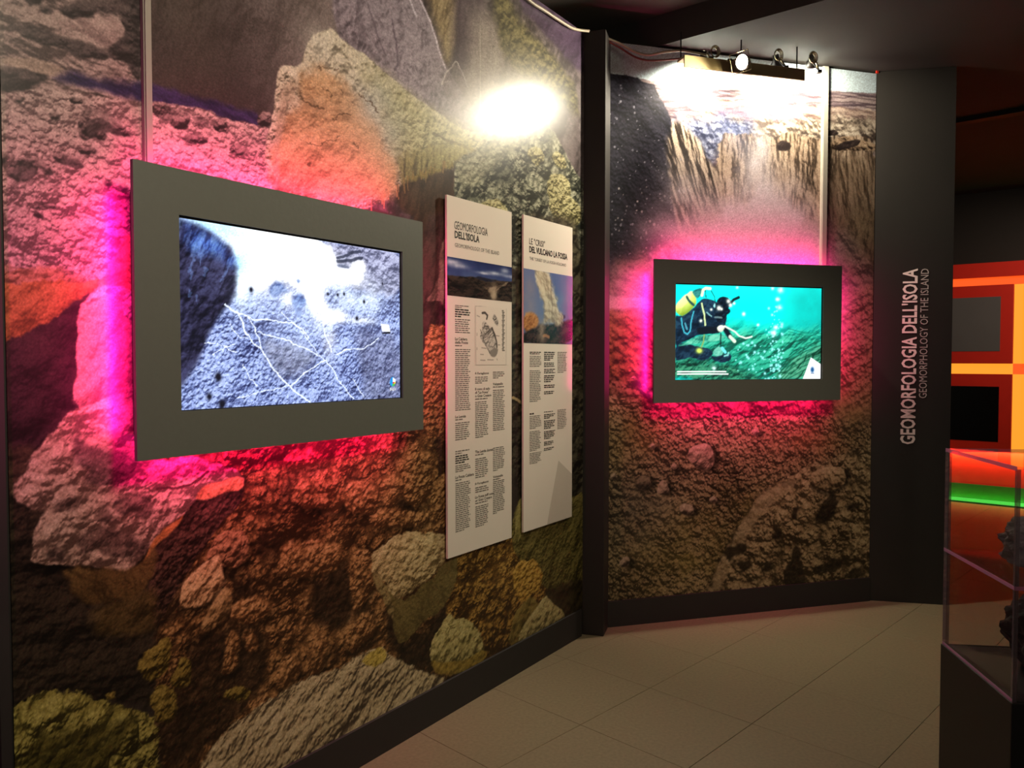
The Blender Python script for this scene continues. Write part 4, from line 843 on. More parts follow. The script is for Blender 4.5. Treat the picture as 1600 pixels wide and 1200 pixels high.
M = dict(
    black=mat('black_paint', (40, 36, 34), 0.62, var=0.10, scale=14),
    blackgloss=mat('black_panel', (37, 34, 31), 0.5, var=0.08, scale=10),
    ceil=mat('ceiling_paint', (66, 63, 59), 0.8, var=0.12, scale=3),
    ceil2=mat('ceiling_paint_upper', (104, 97, 90), 0.8, var=0.12, scale=3),
    frame=mat('frame_paint', (97, 98, 90), 0.5, var=0.05, scale=60, bump=0.08),
    frameback=mat('frame_back', (40, 40, 38), 0.6),
    bezel=mat('screen_bezel', (10, 10, 12), 0.35),
    board=mat('panel_board', (226, 216, 202), 0.16, var=0.02, scale=8, spec=0.45),
    paper2=mat('panel_grey_corner', (196, 186, 172), 0.2, var=0.02, spec=0.45),
    ink=mat('black_ink', (28, 26, 24), 0.5, var=0.05),
    inkgrey=mat('grey_ink', (96, 92, 88), 0.5, var=0.05),
    ink2=mat('body_ink', (104, 98, 92), 0.5, var=0.05),
    letter=mat('vinyl_letter', (232, 224, 216), 0.5, var=0.03),
    letter2=mat('vinyl_letter_grey', (178, 174, 168), 0.5, var=0.03),
    tile=mat('vinyl_tile', (130, 117, 90), 0.55, var=0.26, scale=70, bump=0.08, spec=0.3),
    joint=mat('floor_bed', (100, 89, 67), 0.8),
    trunk=mat('cable_trunking', (158, 154, 142), 0.45, var=0.05),
    alu=mat('brushed_board', (168, 150, 108), 0.35, metal=0.5, var=0.1),
    dark=mat('lamp_black', (24, 22, 20), 0.4),
    chrome=mat('chrome', (190, 180, 150), 0.22, metal=1.0, var=0.03),
    cable_l=mat('cable_pale', (170, 158, 136), 0.5),
    cable_r=mat('cable_red', (116, 52, 44), 0.5),
    stone=mat('grey_stone', (112, 112, 108), 0.9, var=0.35, scale=26, bump=0.8),
    stone2=mat('dark_stone', (58, 52, 46), 0.9, var=0.4, scale=30, bump=0.8),
    red=mat('red_board', (214, 40, 22), 0.5, var=0.06, scale=12),
    redbase=mat('red_base', (214, 62, 34), 0.55, var=0.08, scale=10),
    green=mat('green_board', (46, 120, 44), 0.55, var=0.06),
    grey_scr=mat('off_screen', (98, 98, 98), 0.3, var=0.1, scale=3),
    blk_scr=mat('black_screen', (8, 8, 8), 0.25),
    redtag=mat('red_tag', (220, 52, 34), 0.4),
    neighbour=mat('neighbour_panel', (120, 96, 104), 0.6),
    mural=print_mat('mural_print', 0.30, 0.42, 0.22, 170),
    photo=print_mat('photo_print', 0.2, 0.45, 0.05, 300),
    screen1=print_mat('screen_picture_glow', 0.15, 0.4, 0.04, 400, emit=1.6),
    screen2=print_mat('screen_picture_glow_b', 0.15, 0.4, 0.04, 400, emit=1.6),
    pink=glow_mat('led_magenta', (1.0, 0.02, 0.42), 6.0),
    amber=glow_mat('light_channel_amber', (1.0, 0.10, 0.012), 1.1),
    yellow=glow_mat('light_channel_yellow', (1.0, 0.34, 0.025), 1.1),
    greenled=glow_mat('led_green', (0.10, 1.0, 0.10), 0.85),
    lampglow=glow_mat('lamp_glass', (1.0, 0.86, 0.55), 40.0),
    acrylic=acrylic_mat('acrylic', (0.965, 0.955, 0.96)),
    edge=mat('acrylic_edge', (168, 128, 150), 0.15, var=0.35, scale=40, spec=0.8),  # pink LED pickup put into the edge colour
)

# ---------------------------------------------------------------- object helpers
def link(name, me, m=None, parent=None, kind=None, label=None, cat=None, group=None, smooth=False):
    o = bpy.data.objects.new(name, me); COL.objects.link(o)
    if m is not None and me is not None: me.materials.append(m)
    if parent is not None: o.parent = parent
    if smooth and me is not None:
        me.polygons.foreach_set('use_smooth', [True] * len(me.polygons))
    if kind: o['kind'] = kind
    if label: o['label'] = label
    if cat: o['category'] = cat
    if group: o['group'] = group
    return o

def thing(name, label, cat, loc=(0, 0, 0), group=None):
    o = bpy.data.objects.new(name, None); COL.objects.link(o)
    o.location = loc; o.empty_display_size = 0.05
    o['label'] = label; o['category'] = cat
    if group: o['group'] = group
    return o

class MB:
    """collects shapes, builds ONE mesh object; coordinates are world metres"""
    def __init__(self): self.bm = bmesh.new()
    def poly(self, pts):
        return self.bm.faces.new([self.bm.verts.new(p) for p in pts])
    def hexa(self, b, t):
        v = [self.bm.verts.new(p) for p in list(b) + list(t)]
        n = len(b)
        self.bm.faces.new(v[:n][::-1]); self.bm.faces.new(v[n:])
        for i in range(n):
            j = (i + 1) % n
            self.bm.faces.new([v[i], v[j], v[n + j], v[n + i]])
        return self
    def wbox(self, W, t0, t1, z0, z1, o0, o1):
        """box on a wall: along t, up z, from offset o0 to o1"""
        return self.hexa([W.pt(t0, z0, o0), W.pt(t1, z0, o0), W.pt(t1, z0, o1), W.pt(t0, z0, o1)],
                         [W.pt(t0, z1, o0), W.pt(t1, z1, o0), W.pt(t1, z1, o1), W.pt(t0, z1, o1)])
    def box(self, a, b):
        (x0, y0, z0), (x1, y1, z1) = a, b
        return self.hexa([(x0, y0, z0), (x1, y0, z0), (x1, y1, z0), (x0, y1, z0)], [(x0, y0, z1), (x1, y0, z1), (x1, y1, z1), (x0, y1, z1)])
    def prism(self, plan, z0, z1):
        return self.hexa([(x, y, z0) for x, y in plan], [(x, y, z1) for x, y in plan])
    def tube(self, pts, r, seg=8, closed=False):
        pts = [Vector(p) for p in pts]; n = len(pts); rings = []
        up = Vector((0.13, 0.07, 1)).normalized()
        for i, p in enumerate(pts):
            a = pts[i - 1] if (i or closed) else p; b = pts[(i + 1) % n] if (i < n - 1 or closed) else p
            d = (b - a).normalized()
            u = d.cross(up)
            if u.length < 1e-3: u = d.cross(Vector((1, 0, 0)))
            u.normalize(); w = u.cross(d)
            rr = r[i] if isinstance(r, (list, tuple)) else r
            rings.append([self.bm.verts.new(p + (u * math.cos(2 * math.pi * k / seg) + w * math.sin(2 * math.pi * k / seg)) * rr) for k in range(seg)])
        m = n if closed else n - 1
        for i in range(m):
            A, B = rings[i], rings[(i + 1) % n]
            for k in range(seg):
                self.bm.faces.new([A[k], A[(k + 1) % seg], B[(k + 1) % seg], B[k]])
        if not closed:
            self.bm.faces.new(rings[0][::-1]); self.bm.faces.new(rings[-1])
        return self
    def build(self, name, m, parent=None, bevel=0.0, smooth=False, **kw):
        bmesh.ops.recalc_face_normals(self.bm, faces=self.bm.faces)
        if bevel:
            bmesh.ops.bevel(self.bm, geom=list(self.bm.edges), offset=bevel, segments=2, affect='EDGES', profile=0.7)
        if parent is not None and wloc(parent).length > 0:
            # parents are unrotated empties: keep world placement
            bmesh.ops.translate(self.bm, vec=-Vector(wloc(parent)), verts=self.bm.verts)
        me = bpy.data.meshes.new(name); self.bm.to_mesh(me); self.bm.free()
        return link(name, me, m, parent, smooth=smooth, **kw)

def wloc(o):
    v = Vector(o.location)
    while o.parent is not None:
        o = o.parent; v = v + Vector(o.location)
    return v

def sheet_mesh(name, S, place, m, parent=None, **kw):
    """printed sheet: grid mesh carrying the print as a colour attribute"""
    nv, nu = S.U.shape
    co = place(S.U.ravel(), S.V.ravel())
    if parent is not None: co = co - np.array(wloc(parent))
    idx = np.arange(nv * nu).reshape(nv, nu)
    q = np.stack([idx[:-1, :-1], idx[:-1, 1:], idx[1:, 1:], idx[1:, :-1]], -1).reshape(-1, 4)
    me = bpy.data.meshes.new(name)
    me.vertices.add(nv * nu); me.vertices.foreach_set('co', co.astype(np.float32).ravel())
    me.loops.add(q.size); me.loops.foreach_set('vertex_index', q.astype(np.int32).ravel())
    me.polygons.add(len(q)); me.polygons.foreach_set('loop_start', np.arange(0, q.size, 4, dtype=np.int32))
    ca = me.color_attributes.new('print', 'FLOAT_COLOR', 'POINT')
    c = np.ones((nv * nu, 4), np.float32); c[:, :3] = S.linear().reshape(-1, 3)
    ca.data.foreach_set('color', c.ravel())
    me.update(calc_edges=True); me.validate()
    return link(name, me, m, parent, **kw)

def on_wall(W, off):
    def f(u, v):
        x = W.p0[0] + W.d[0] * u + W.n[0] * off; y = W.p0[1] + W.d[1] * u + W.n[1] * off
        return np.stack([x, y, v], -1)
    return f

_FONT = {}
def glyphs(txt, bold=0.0, spacing=1.0):
    """outline of a line of text as flat faces, normalised to its own box"""
    key = (txt, bold, spacing)
    if key not in _FONT:
        cu = bpy.data.curves.new('t', 'FONT'); cu.body = txt; cu.offset = bold; cu.space_character = spacing; cu.resolution_u = 2
        ob = bpy.data.objects.new('t', cu); COL.objects.link(ob)
        dg = bpy.context.evaluated_depsgraph_get(); dg.update()
        me = bpy.data.meshes.new_from_object(ob.evaluated_get(dg))
        v = np.array([p.co[:2] for p in me.vertices]); f = [list(p.vertices) for p in me.polygons]
        bpy.data.objects.remove(ob); bpy.data.curves.remove(cu); bpy.data.meshes.remove(me)
        lo, hi = v.min(0), v.max(0)
        _FONT[key] = ((v - lo) / (hi - lo), f)
    return _FONT[key]

def wall_text(name, txt, W, t0, t1, z0, z1, off, m, parent, bold=0.0, up=False, spacing=1.0, flip=False):
    """text filling the box t0..t1 x z0..z1; up = reads from bottom to top"""
    v, f = glyphs(txt, bold, spacing)
    if up:
        t = t1 - (t1 - t0) * v[:, 1]; z = z0 + (z1 - z0) * v[:, 0]; t = t0 + (t1 - t)
        t = t0 + (t1 - t0) * (1 - v[:, 1])
    else:
        t = t0 + (t1 - t0) * v[:, 0]; z = z0 + (z1 - z0) * v[:, 1]
    o = np.array(wloc(parent))
    co = [tuple(np.array(W.pt(a, b, off)) - o) for a, b in zip(t, z)]
    me = bpy.data.meshes.new(name); me.from_pydata(co, [], f); me.update()
    return link(name, me, m, parent)
# ---------------------------------------------------------------- room shell
def plan(W, t, off=0.0):
    return W.pt(t, 0, off)[:2]

FL = MB(); FL.box((-3.5, -2.5, -0.12), (9.0, 11.5, -0.004))
floor = FL.build('floor', M['joint'], kind='structure')
T_SZ = 0.5
_tm = bmesh.new()
bmesh.ops.create_cube(_tm, size=1.0)
bmesh.ops.scale(_tm, vec=(T_SZ - 0.0016, T_SZ - 0.0016, 0.006), verts=_tm.verts)
bmesh.ops.translate(_tm, vec=(0, 0, -0.003), verts=_tm.verts)
bmesh.ops.bevel(_tm, geom=[e for e in _tm.edges if all(v.co.z > -0.001 for v in e.verts)], offset=0.001, segments=1, affect='EDGES')
tile_me = bpy.data.meshes.new('floor_tile'); _tm.to_mesh(tile_me); _tm.free(); tile_me.materials.append(M['tile'])
_e1 = np.array([0.697, 0.717]); _e2 = np.array([0.717, -0.697])
_cand = []
for i in range(-6, 30):
    for j in range(-20, 16):
        a = 2.96 + T_SZ * (i - 4.5); b = -1.5 + T_SZ * (j + 0.5)
        c = _e1 * a + _e2 * b
        x, y = c
        if y < 0.2 or y > 9.2 or abs(x) > 0.80 * y + 0.5: continue
        if (W1.n @ (c - W1.p0)) < -0.30 and x < 0.5: continue
        if 0.2 < x < 2.7 and (W2.n @ (c - W2.p0)) < -0.30 and y > 4: continue
        if y > 5.2 and x < 0.52 * y - 0.4: continue
        _cand.append((y, x))
_cand.sort()
for y, x in _cand[:298]:
    o = bpy.data.objects.new('floor_tile', tile_me); COL.objects.link(o); o.parent = floor
    o.location = (x, y, 0); o.rotation_euler = (0, 0, math.atan2(_e1[1], _e1[0]))

# long wall, crater wall, dark return
T1A, T1B = -2.640, 0.168
T2B = 1.773
T3B = 0.447
MB().wbox(W1, T1A, T1B, 0, WALL_TOP, -0.10, 0.0).build('wall_left', M['black'], kind='structure')
MB().wbox(W2, -0.02, T2B, 0, WALL_TOP, -0.10, 0.0).build('wall_back', M['black'], kind='structure')
# return with a thickness behind it
_p = [plan(W3, 0), plan(W3, T3B), plan(W3, T3B - 0.03, -0.30), plan(W3, 0.02, -0.30)]
wall_right = MB().prism(_p, 0, WALL_TOP + 0.01).build('wall_right', M['blackgloss'], kind='structure')
# dark post in the corner
_fl, _fr = np.array(floor_pt(908, 991)), np.array(floor_pt(943, 994.5))
_dx = (_fr - _fl) / np.linalg.norm(_fr - _fl); _dy = np.array([-_dx[1], _dx[0]])
MB().prism([tuple(_fl), tuple(_fr), tuple(_fr + _dy * 0.19), tuple(_fl + _dy * 0.19)], 0, WALL_TOP + 0.005).build('trim_1', M['blackgloss'], bevel=0.003, kind='structure')
# skirting boards
MB().wbox(W1, T1A, T1B + 0.004, 0, BASE_H, 0.0, 0.014).build('baseboard_left', M['black'], kind='structure', bevel=0.002)
MB().wbox(W2, 0.0, T2B, 0, BASE_H, 0.0, 0.014).build('baseboard_back', M['black'], kind='structure', bevel=0.002)
# edge strip at the near end of the long wall and the next bay beyond it
MB().wbox(W1, T1A - 0.022, T1A + 0.001, 0, WALL_TOP, -0.10, 0.012).build('trim_2', M['black'], kind='structure')
W0 = Wall(W1.pt(T1A - 0.03, 0, -0.02)[:2], 20.0)
MB().wbox(W0, -1.2, 0.0, 0, WALL_TOP, -0.10, 0.0).build('wall_front', M['neighbour'], kind='structure')
strip_light('next_bay_led_light', W0.pt(-0.30, 1.55, 0.10), (0, 0, 1), (W0.d[0], W0.d[1], 0), 0.7, 0.02, 2.2, (1.0, 0.01, 0.40))

# ceilings: upper soffit and the lower soffit with its dark fascia
ZC, ZC2 = 3.25, 3.42
_k0 = np.array(floor_pt(1000, 80, ZC)); _k1 = np.array(floor_pt(1290, 0, ZC))
_kd = (_k1 - _k0) / np.linalg.norm(_k1 - _k0)
_a = _k0 - _kd * 2.0; _b = _k1 + _kd * 4.5
MB().prism([tuple(_a), tuple(_b), (9.0, -2.5), (9.0, 11.5), (-0.3, 11.5)], ZC, ZC2 + 0.05).build('ceiling', M['ceil'], kind='structure')
MB().box((-3.5, -2.5, ZC2), (9.0, 11.5, ZC2 + 0.04)).build('ceiling_upper', M['ceil2'], kind='structure')
# joint strip across the far soffit
_s0 = np.array(floor_pt(1498, 186, ZC - .005)); _s1 = np.array(floor_pt(1600, 168, ZC - .005)); _sd = _s1 - _s0; _sd /= np.linalg.norm(_sd); _sn = np.array([-_sd[1], _sd[0]])
MB().prism([tuple(_s0 - _sd * .3), tuple(_s1 + _sd * 2.5), tuple(_s1 + _sd * 2.5 + _sn * .09), tuple(_s0 - _sd * .3 + _sn * .09)], ZC - 0.03, ZC).build('trim_3', M['black'], kind='structure')

# ---------------------------------------------------------------- wall prints
S_ROCK = paint_mural_rocks()
sheet_mesh('photo_mural', S_ROCK, on_wall(W1, 0.003), M['mural'], label='wall-high photo mural of sulphur crusted rocks on the long left wall', cat='mural')
S_CRAT = paint_mural_crater()
sheet_mesh('photo_mural', S_CRAT, on_wall(W2, 0.003), M['mural'], label='wall-high photo mural of a steaming crater slope on the back wall', cat='mural')

# vertical lettering on the dark return (reads upwards)
def w3box(x0, x1, ytop, ybot):
    ym = (ytop + ybot) / 2
    t0 = float(W3.hit(x0, ym)[0]); t1 = float(W3.hit(x1, ym)[0])
    return t0, t1, float(W3.hit((x0 + x1) / 2, ybot)[1]), float(W3.hit((x0 + x1) / 2, ytop)[1])
t0, t1, z0, z1 = w3box(1407.5, 1432, 420, 694)
wall_text('title_lettering', "GEOMORFOLOGIA DELL'ISOLA", W3, t0, t1, z0, z1, 0.003, M['letter'], wall_right, bold=0.024, up=True)
t0, t1, z0, z1 = w3box(1437, 1449.5, 420, 622)
wall_text('subtitle_lettering', "GEOMORPHOLOGY OF THE ISLAND", W3, t0, t1, z0, z1, 0.003, M['letter2'], wall_right, up=True)
# ---------------------------------------------------------------- framed screens with magenta back light
PINK = (1.0, 0.008, 0.215)
def rect(W, tl, tr, bl, br, off):
    a = [W.hit(*p, off) for p in (tl, tr, bl, br)]
    return (float(a[0][0] + a[2][0]) / 2, float(a[1][0] + a[3][0]) / 2, float(a[2][1] + a[3][1]) / 2, float(a[0][1] + a[1][1]) / 2)

def framed_screen(W, outer, inner, nu, nv, paint, pm, label, watts, skip=()):
    OF = 0.125
    t0, t1, z0, z1 = rect(W, *outer, OF)
    s0, s1, y0, y1 = rect(W, *inner, OF - 0.006)
    print('FRAME', label, round(t1 - t0, 3), round(z1 - z0, 3), 'screen', round(s1 - s0, 3), round(y1 - y0, 3))
    th = thing('framed_screen', label, 'screen', W.pt((t0 + t1) / 2, z0, OF / 2))
    f = MB(); a, b = OF - 0.013, OF
    # one continuous frame board with an opening
    o_ = [(t0, z0), (t1, z0), (t1, z1), (t0, z1)]; i_ = [(s0, y0), (s1, y0), (s1, y1), (s0, y1)]
    for k in range(4):
        j = (k + 1) % 4
        for off in (a, b):
            f.poly([W.pt(*o_[k], off), W.pt(*o_[j], off), W.pt(*i_[j], off), W.pt(*i_[k], off)])
        f.poly([W.pt(*o_[k], a), W.pt(*o_[j], a), W.pt(*o_[j], b), W.pt(*o_[k], b)])
        f.poly([W.pt(*i_[k], a), W.pt(*i_[j], a), W.pt(*i_[j], b), W.pt(*i_[k], b)])
    bmesh.ops.remove_doubles(f.bm, verts=f.bm.verts, dist=1e-5)
    f.build('frame', M['frame'], th)
    # black glass border just inside the opening
    g = MB(); w = 0.006; q = OF - 0.009
    for (u0, u1, v0, v1) in ((s0, s1, y1 - w, y1), (s0, s1, y0, y0 + w * .4), (s1 - w, s1, y0, y1), (s0, s0 + w * .4, y0, y1)):
        g.wbox(W, u0, u1, v0, v1, q - 0.004, q + 0.001)
    g.build('bezel', M['bezel'], th)
    S = paint(np.linspace(s0 - .004, s1 + .004, nu), np.linspace(y0 - .004, y1 + .004, nv), q)
    pic = sheet_mesh('screen_picture', S, on_wall(W, q - 0.001), pm, th)
    ins = 0.06
    MB().wbox(W, t0 + ins, t1 - ins, z0 + ins, z1 - ins, 0.004, a).build('back_box', M['frameback'], th)
    # LED strips round the back box, shining outwards between frame and wall
    c = 0.090; e = 0.004; tilt = math.radians(42); N = Vector((*W.n, 0))
    D = Vector((*W.d, 0)); U = Vector((0, 0, 1)); mid_t, mid_z = (t0 + t1) / 2, (z0 + z1) / 2
    lt, lz = t1 - t0 - 2 * ins, z1 - z0 - 2 * ins
    for nm, t, z, face, along, ln in (('top', mid_t, z1 - ins + e, U, D, lt), ('bottom', mid_t, z0 + ins - e, -U, D, lt),
                                      ('near', t0 + ins - e, mid_z, -D, U, lz), ('far', t1 - ins + e, mid_z, D, U, lz)):
        if nm in ('top', 'bottom'):
            sgn = 1 if nm == 'top' else -1
            MB().wbox(W, t0 + ins, t1 - ins, z - .003, z + .003, c - .004, c + .004).build('led_strip', M['pink'], th)
            pos = W.pt(t, z + sgn * .005, c)
        else:
            sgn = -1 if nm == 'near' else 1
            MB().wbox(W, t - .003, t + .003, z0 + ins, z1 - ins, c - .004, c + .004).build('led_strip', M['pink'], th)
            pos = W.pt(t + sgn * .005, z, c)
        strip_light('led_strip_light', pos, along, face * math.cos(tilt) - N * math.sin(tilt), ln, 0.010, watts * ln, PINK, 118)
    return th, q

sc1, q1 = framed_screen(W1, ((207, 250), (659, 345), (215, 722), (663, 670)), ((278, 338), (627, 392), (281.5, 645), (628, 620)), 330, 250, paint_screen_fumarole, M['screen1'],
              'grey framed screen showing white steam over cracked blue ground', 4.6)
sc2, q2 = framed_screen(W2, ((1023, 406), (1316, 414), (1021, 630), (1313, 625)), ((1055, 443), (1285.5, 448.5), (1054.5, 594), (1284, 592.5)), 250, 165, paint_screen_diver, M['screen2'],
              'grey framed screen showing a scuba diver in turquoise water', 5.4)
# mark text on the first screen
_t0, _z0 = W1.hit(270 + 1271 / 3.75, 330 + 1053 / 3.75, q1); _t1, _z1 = W1.hit(270 + 1306 / 3.75, 330 + 1034 / 3.75, q1)
_pic = [c for c in sc1.children if c.name.startswith('screen_picture')][0]
wall_text('screen_lettering', 'INGV', W1, float(_t0), float(_t1), float(_z0), float(_z1), q1 + .0015, glow_mat('screen_white', (1, 1, 1), .9), _pic, bold=.02)

# cable trunking above each screen
def trunking(W, x0, x1, yb, label):
    ta = float(W.hit(x0, yb)[0]); tb = float(W.hit(x1, yb)[0]); z0 = float(W.hit(x0, yb)[1]) - 0.06
    th = thing('cable_trunking', label, 'trunking', W.pt((ta + tb) / 2, z0, 0.01))
    MB().wbox(W, ta, tb, z0, WALL_TOP, 0.004, 0.018).build('base_channel', M['trunk'], th)
    MB().wbox(W, ta + .003, tb - .003, z0, WALL_TOP, 0.018, 0.024).build('cover', M['trunk'], th, bevel=.0015)
trunking(W1, 221, 233.5, 245, 'pale vertical cable trunking above the screen on the rock mural')
trunking(W2, 1279.5, 1288, 405, 'pale vertical cable trunking above the diver screen')

# ---------------------------------------------------------------- text panels
PO = 0.024
rng = random.Random(5)
def zof(x, y): return float(W1.hit(x, y, PO)[1])
def tof(x): return float(W1.hit(x, 561, PO)[0])

def block(parent, x0, x1, ya, yb, m, dens=0.46, pitch=0.0086, name='text_block', ragged=True):
    t0, t1 = tof(x0), tof(x1); z = zof(x0, ya); ze = zof(x0, yb)
    n = max(1, int(round((z - ze) / pitch))); pitch = (z - ze) / n
    mb = MB()
    for i in range(n):
        zz = z - pitch * (i + .75)
        end = t1 - (rng.random() * (t1 - t0) * (0.18 if i < n - 1 else .7) if ragged else 0)
        t = t0
        while t < end - .004:
            w = min(rng.uniform(.010, .032), end - t)
            mb.poly([W1.pt(t, zz, PO + .0006), W1.pt(t + w, zz, PO + .0006), W1.pt(t + w, zz + pitch * dens, PO + .0006), W1.pt(t, zz + pitch * dens, PO + .0006)])
            t += w + .0038
    return mb.build(name, m, parent)

def head(parent, x0, y0, y1, txt, wid, m=None, bold=.012, name='heading'):
    t0 = tof(x0); z1 = zof(x0, y0); z0 = zof(x0, y1)
    return wall_text(name, txt, W1, t0, t0 + wid, z0, z1, PO + .0008, m or M['ink'], parent, bold=bold)

def line_px(parent, x0, x1, ya, yb, txt, m, bold, name):
    wall_text(name, txt, W1, tof(x0), tof(x1), zof(x0, yb), zof(x0, ya), PO + .0008, m, parent, bold=bold)

def panel(tl, tr, bl, br, label):
    t0, t1, z0, z1 = rect(W1, tl, tr, bl, br, PO)
    th = thing('text_panel', label, 'panel', W1.pt((t0 + t1) / 2, z0, PO / 2))
    MB().wbox(W1, t0, t1, z0, z1, PO - .010, PO).build('board', M['board'], th, bevel=.0008)
    for zz in (z0 + .25, z1 - .25):
        MB().wbox(W1, t0 + .12, t1 - .12, zz - .03, zz + .03, .003, PO - .010).build('wall_spacer', M['black'], th)
    return th, t0, t1, z0, z1

p1, a0, a1, b0, b1 = panel((697, 303), (799, 332), (701, 873), (800, 840), 'white text panel with a dark island photo and a small map')
line_px(p1, 710.3, 762, 345, 357.8, 'GEOMORFOLOGIA', M['ink'], 0.0, 'title_line')
line_px(p1, 710.7, 749.2, 359.7, 372, "DELL'ISOLA", M['ink'], .03, 'title_line')
line_px(p1, 711, 780, 379.5, 385.8, 'GEOMORPHOLOGY OF THE ISLAND', M['inkgrey'], 0, 'subtitle_line')
zt, zb = zof(697, 400.2), zof(697, 461)
S = paint_photo_island(np.linspace(a0, a1, 120), np.linspace(zb, zt, 72), PO)
sheet_mesh('photo', S, on_wall(W1, PO + .0008), M['photo'], p1)
zt, zb = zof(742.3, 477.4), zof(742.3, 570.6)
S = paint_map(np.linspace(tof(742), tof(792), 130), np.linspace(zb, zt, 150), PO)
sheet_mesh('map_drawing', S, on_wall(W1, PO + .0008), M['photo'], p1)
B, Hd = M['ink2'], head
for x0, x1, blocks in ((711, 735, [(475.6, 481, 0), (481.5, 496, 1), (497, 520.5, 0), (544.4, 642.5, 0), (660, 689, 0), (704, 711, 0), (712, 726, 1), (727, 739, 0), (754.5, 833, 0)]),
                       (742.3, 763.4, [(588, 600, 0), (627, 685, 0), (716, 748, 0), (761, 771, 0), (791, 825, 0)]),
                       (770, 789, [(580, 592, 0), (608.5, 673.8, 0), (699, 737, 0), (751.7, 804, 0)])):
    for ya, yb, bold in blocks:
        block(p1, x0, x1, ya, yb, M['ink'] if bold else B, .55 if bold else .45)
for x, ya, yb, txt, w in ((711, 527, 531.6, 'La Caldera', .083), (711, 532.6, 537, 'della Fossa', .088), (711, 649.4, 653.4, 'La Lentia', .072), (711, 744, 748.6, 'La Fossa Caldera', .128),
                          (742.3, 581.6, 586, 'Il Faraglione', .100), (742.3, 606, 610, 'Il cono di tufo', .108), (742.3, 611.2, 615.4, 'di "La Fossa"', .100), (742.3, 616.6, 620.8, 'o Gran Cratere', .118),
                          (742.3, 704.2, 708.6, 'The Lentia domes', .132), (742.3, 754.6, 758.8, 'Il Faraglione', .096), (742.3, 775, 779.2, 'La Fossa tuff cone', .138), (742.3, 780.4, 784.6, 'or Gran Cratere', .122),
                          (770, 598, 602, 'Vulcanello', .078), (770, 743.6, 747.4, 'Vulcanello', .078)):
    Hd(p1, x, ya, yb, txt, w)
for x, y, w in ((711, 538.8, .064), (711, 655, .06), (711, 750, .05), (742.3, 622.6, .10), (742.3, 710, .07), (742.3, 786, .1), (770, 603.6, .09), (770, 748.6, .06)):
    x1 = x + w * 200
    block(p1, x, x + w / .022 * 4.2, y, y + 2.6, B, .6, ragged=False)

p2, a0, a1, b0, b1 = panel((818, 335), (894.5, 356), (818, 832), (893.5, 807.5), 'white text panel with a photo of a tall eruption plume')
line_px(p2, 826.8, 851, 371.3, 381.3, 'LE "CRISI"', M['ink'], 0, 'title_line')
line_px(p2, 826.8, 886, 384, 394.3, 'DEL VULCANO LA FOSSA', M['ink'], .03, 'title_line')
line_px(p2, 827, 884, 400.8, 405.8, 'THE "CRISES" OF LA FOSSA VOLCANO', M['inkgrey'], 0, 'subtitle_line')
zt, zb = zof(818.3, 419), zof(818.3, 535.7)
S = paint_photo_plume(np.linspace(a0, a1, 110), np.linspace(zb, zt, 130), PO)
sheet_mesh('photo', S, on_wall(W1, PO + .0008), M['photo'], p2)
for x0, x1, blocks in ((827.5, 846, [(549, 554, 1), (555.4, 573.7, 0), (578, 628.7, 0), (645, 649, 1), (649.6, 671, 0), (673.8, 706, 0), (707.7, 726, 0)]),
                       (850, 867.5, [(549, 564, 1), (566, 574, 1), (576, 584, 1), (586, 598, 1), (601, 607, 1), (611, 616.8, 1), (643, 645, 1), (647, 655, 1), (657, 671, 1), (673.6, 687, 1), (690, 697, 1), (700, 705, 1)]),
                       (871, 886, [(549, 583, 0), (639.7, 671, 0)])):
    for ya, yb, bold in blocks:
        block(p2, x0, x1, ya, yb, M['ink'] if bold else B, .55 if bold else .45)
g = MB(); e = PO + .0005
g.poly([W1.pt(*[float(v) for v in W1.hit(x, y, PO)], e) for x, y in ((872.5, 719.6), (893.0, 740))] + [W1.pt(a1 - .0015, b0 + .0015, e), W1.pt(tof(855), b0 + .0015, e)])
g.build('printed_corner', M['paper2'], p2)
# ---------------------------------------------------------------- lamp board and clip lamps above the crater mural
def w2p(px, py, off):
    t, z = W2.hit(px, py, off)
    return Vector(W2.pt(float(t), float(z), off))
OB = 0.24
ta = float(W2.hit(1068, 105, OB)[0]); tb = float(W2.hit(1256, 115, OB)[0]); zb = (float(W2.hit(1068, 108.5, OB)[1]) + float(W2.hit(1256, 124, OB)[1])) / 2
lb = thing('lamp_board', 'narrow brass coloured board carrying the spotlights above the crater mural', 'lamp board', W2.pt((ta + tb) / 2, zb, OB))
MB().wbox(W2, ta, tb, zb, zb + 0.062, OB, OB + 0.012).build('face_board', M['alu'], lb, bevel=.001)
MB().wbox(W2, ta, tb, zb + 0.050, zb + 0.062, OB - 0.07, OB).build('shelf_board', M['alu'], lb)
for t in (ta + .004, (ta + tb) / 2, tb - .016):
    MB().tube([W2.pt(t + .006, zb + .055, OB - .05), W2.pt(t + .006, ZC - .001, OB - .05)], .004).build('hanger_rod', M['dark'], lb)

LAMPC = (1.0, 0.90, 0.70)
def lathe(mb, o, d, prof, seg=20):
    d = d.normalized(); u = d.cross(Vector((0, 0, 1)))
    if u.length < .05: u = d.cross(Vector((1, 0, 0)))
    u.normalize(); w = u.cross(d); rings = []
    for x, r in prof:
        rings.append([mb.bm.verts.new(o + d * x + (u * math.cos(2 * math.pi * k / seg) + w * math.sin(2 * math.pi * k / seg)) * r) for k in range(seg)])
    for A, B in zip(rings, rings[1:]):
        for k in range(seg):
            mb.bm.faces.new([A[k], A[(k + 1) % seg], B[(k + 1) % seg], B[k]])
    return rings, u, w

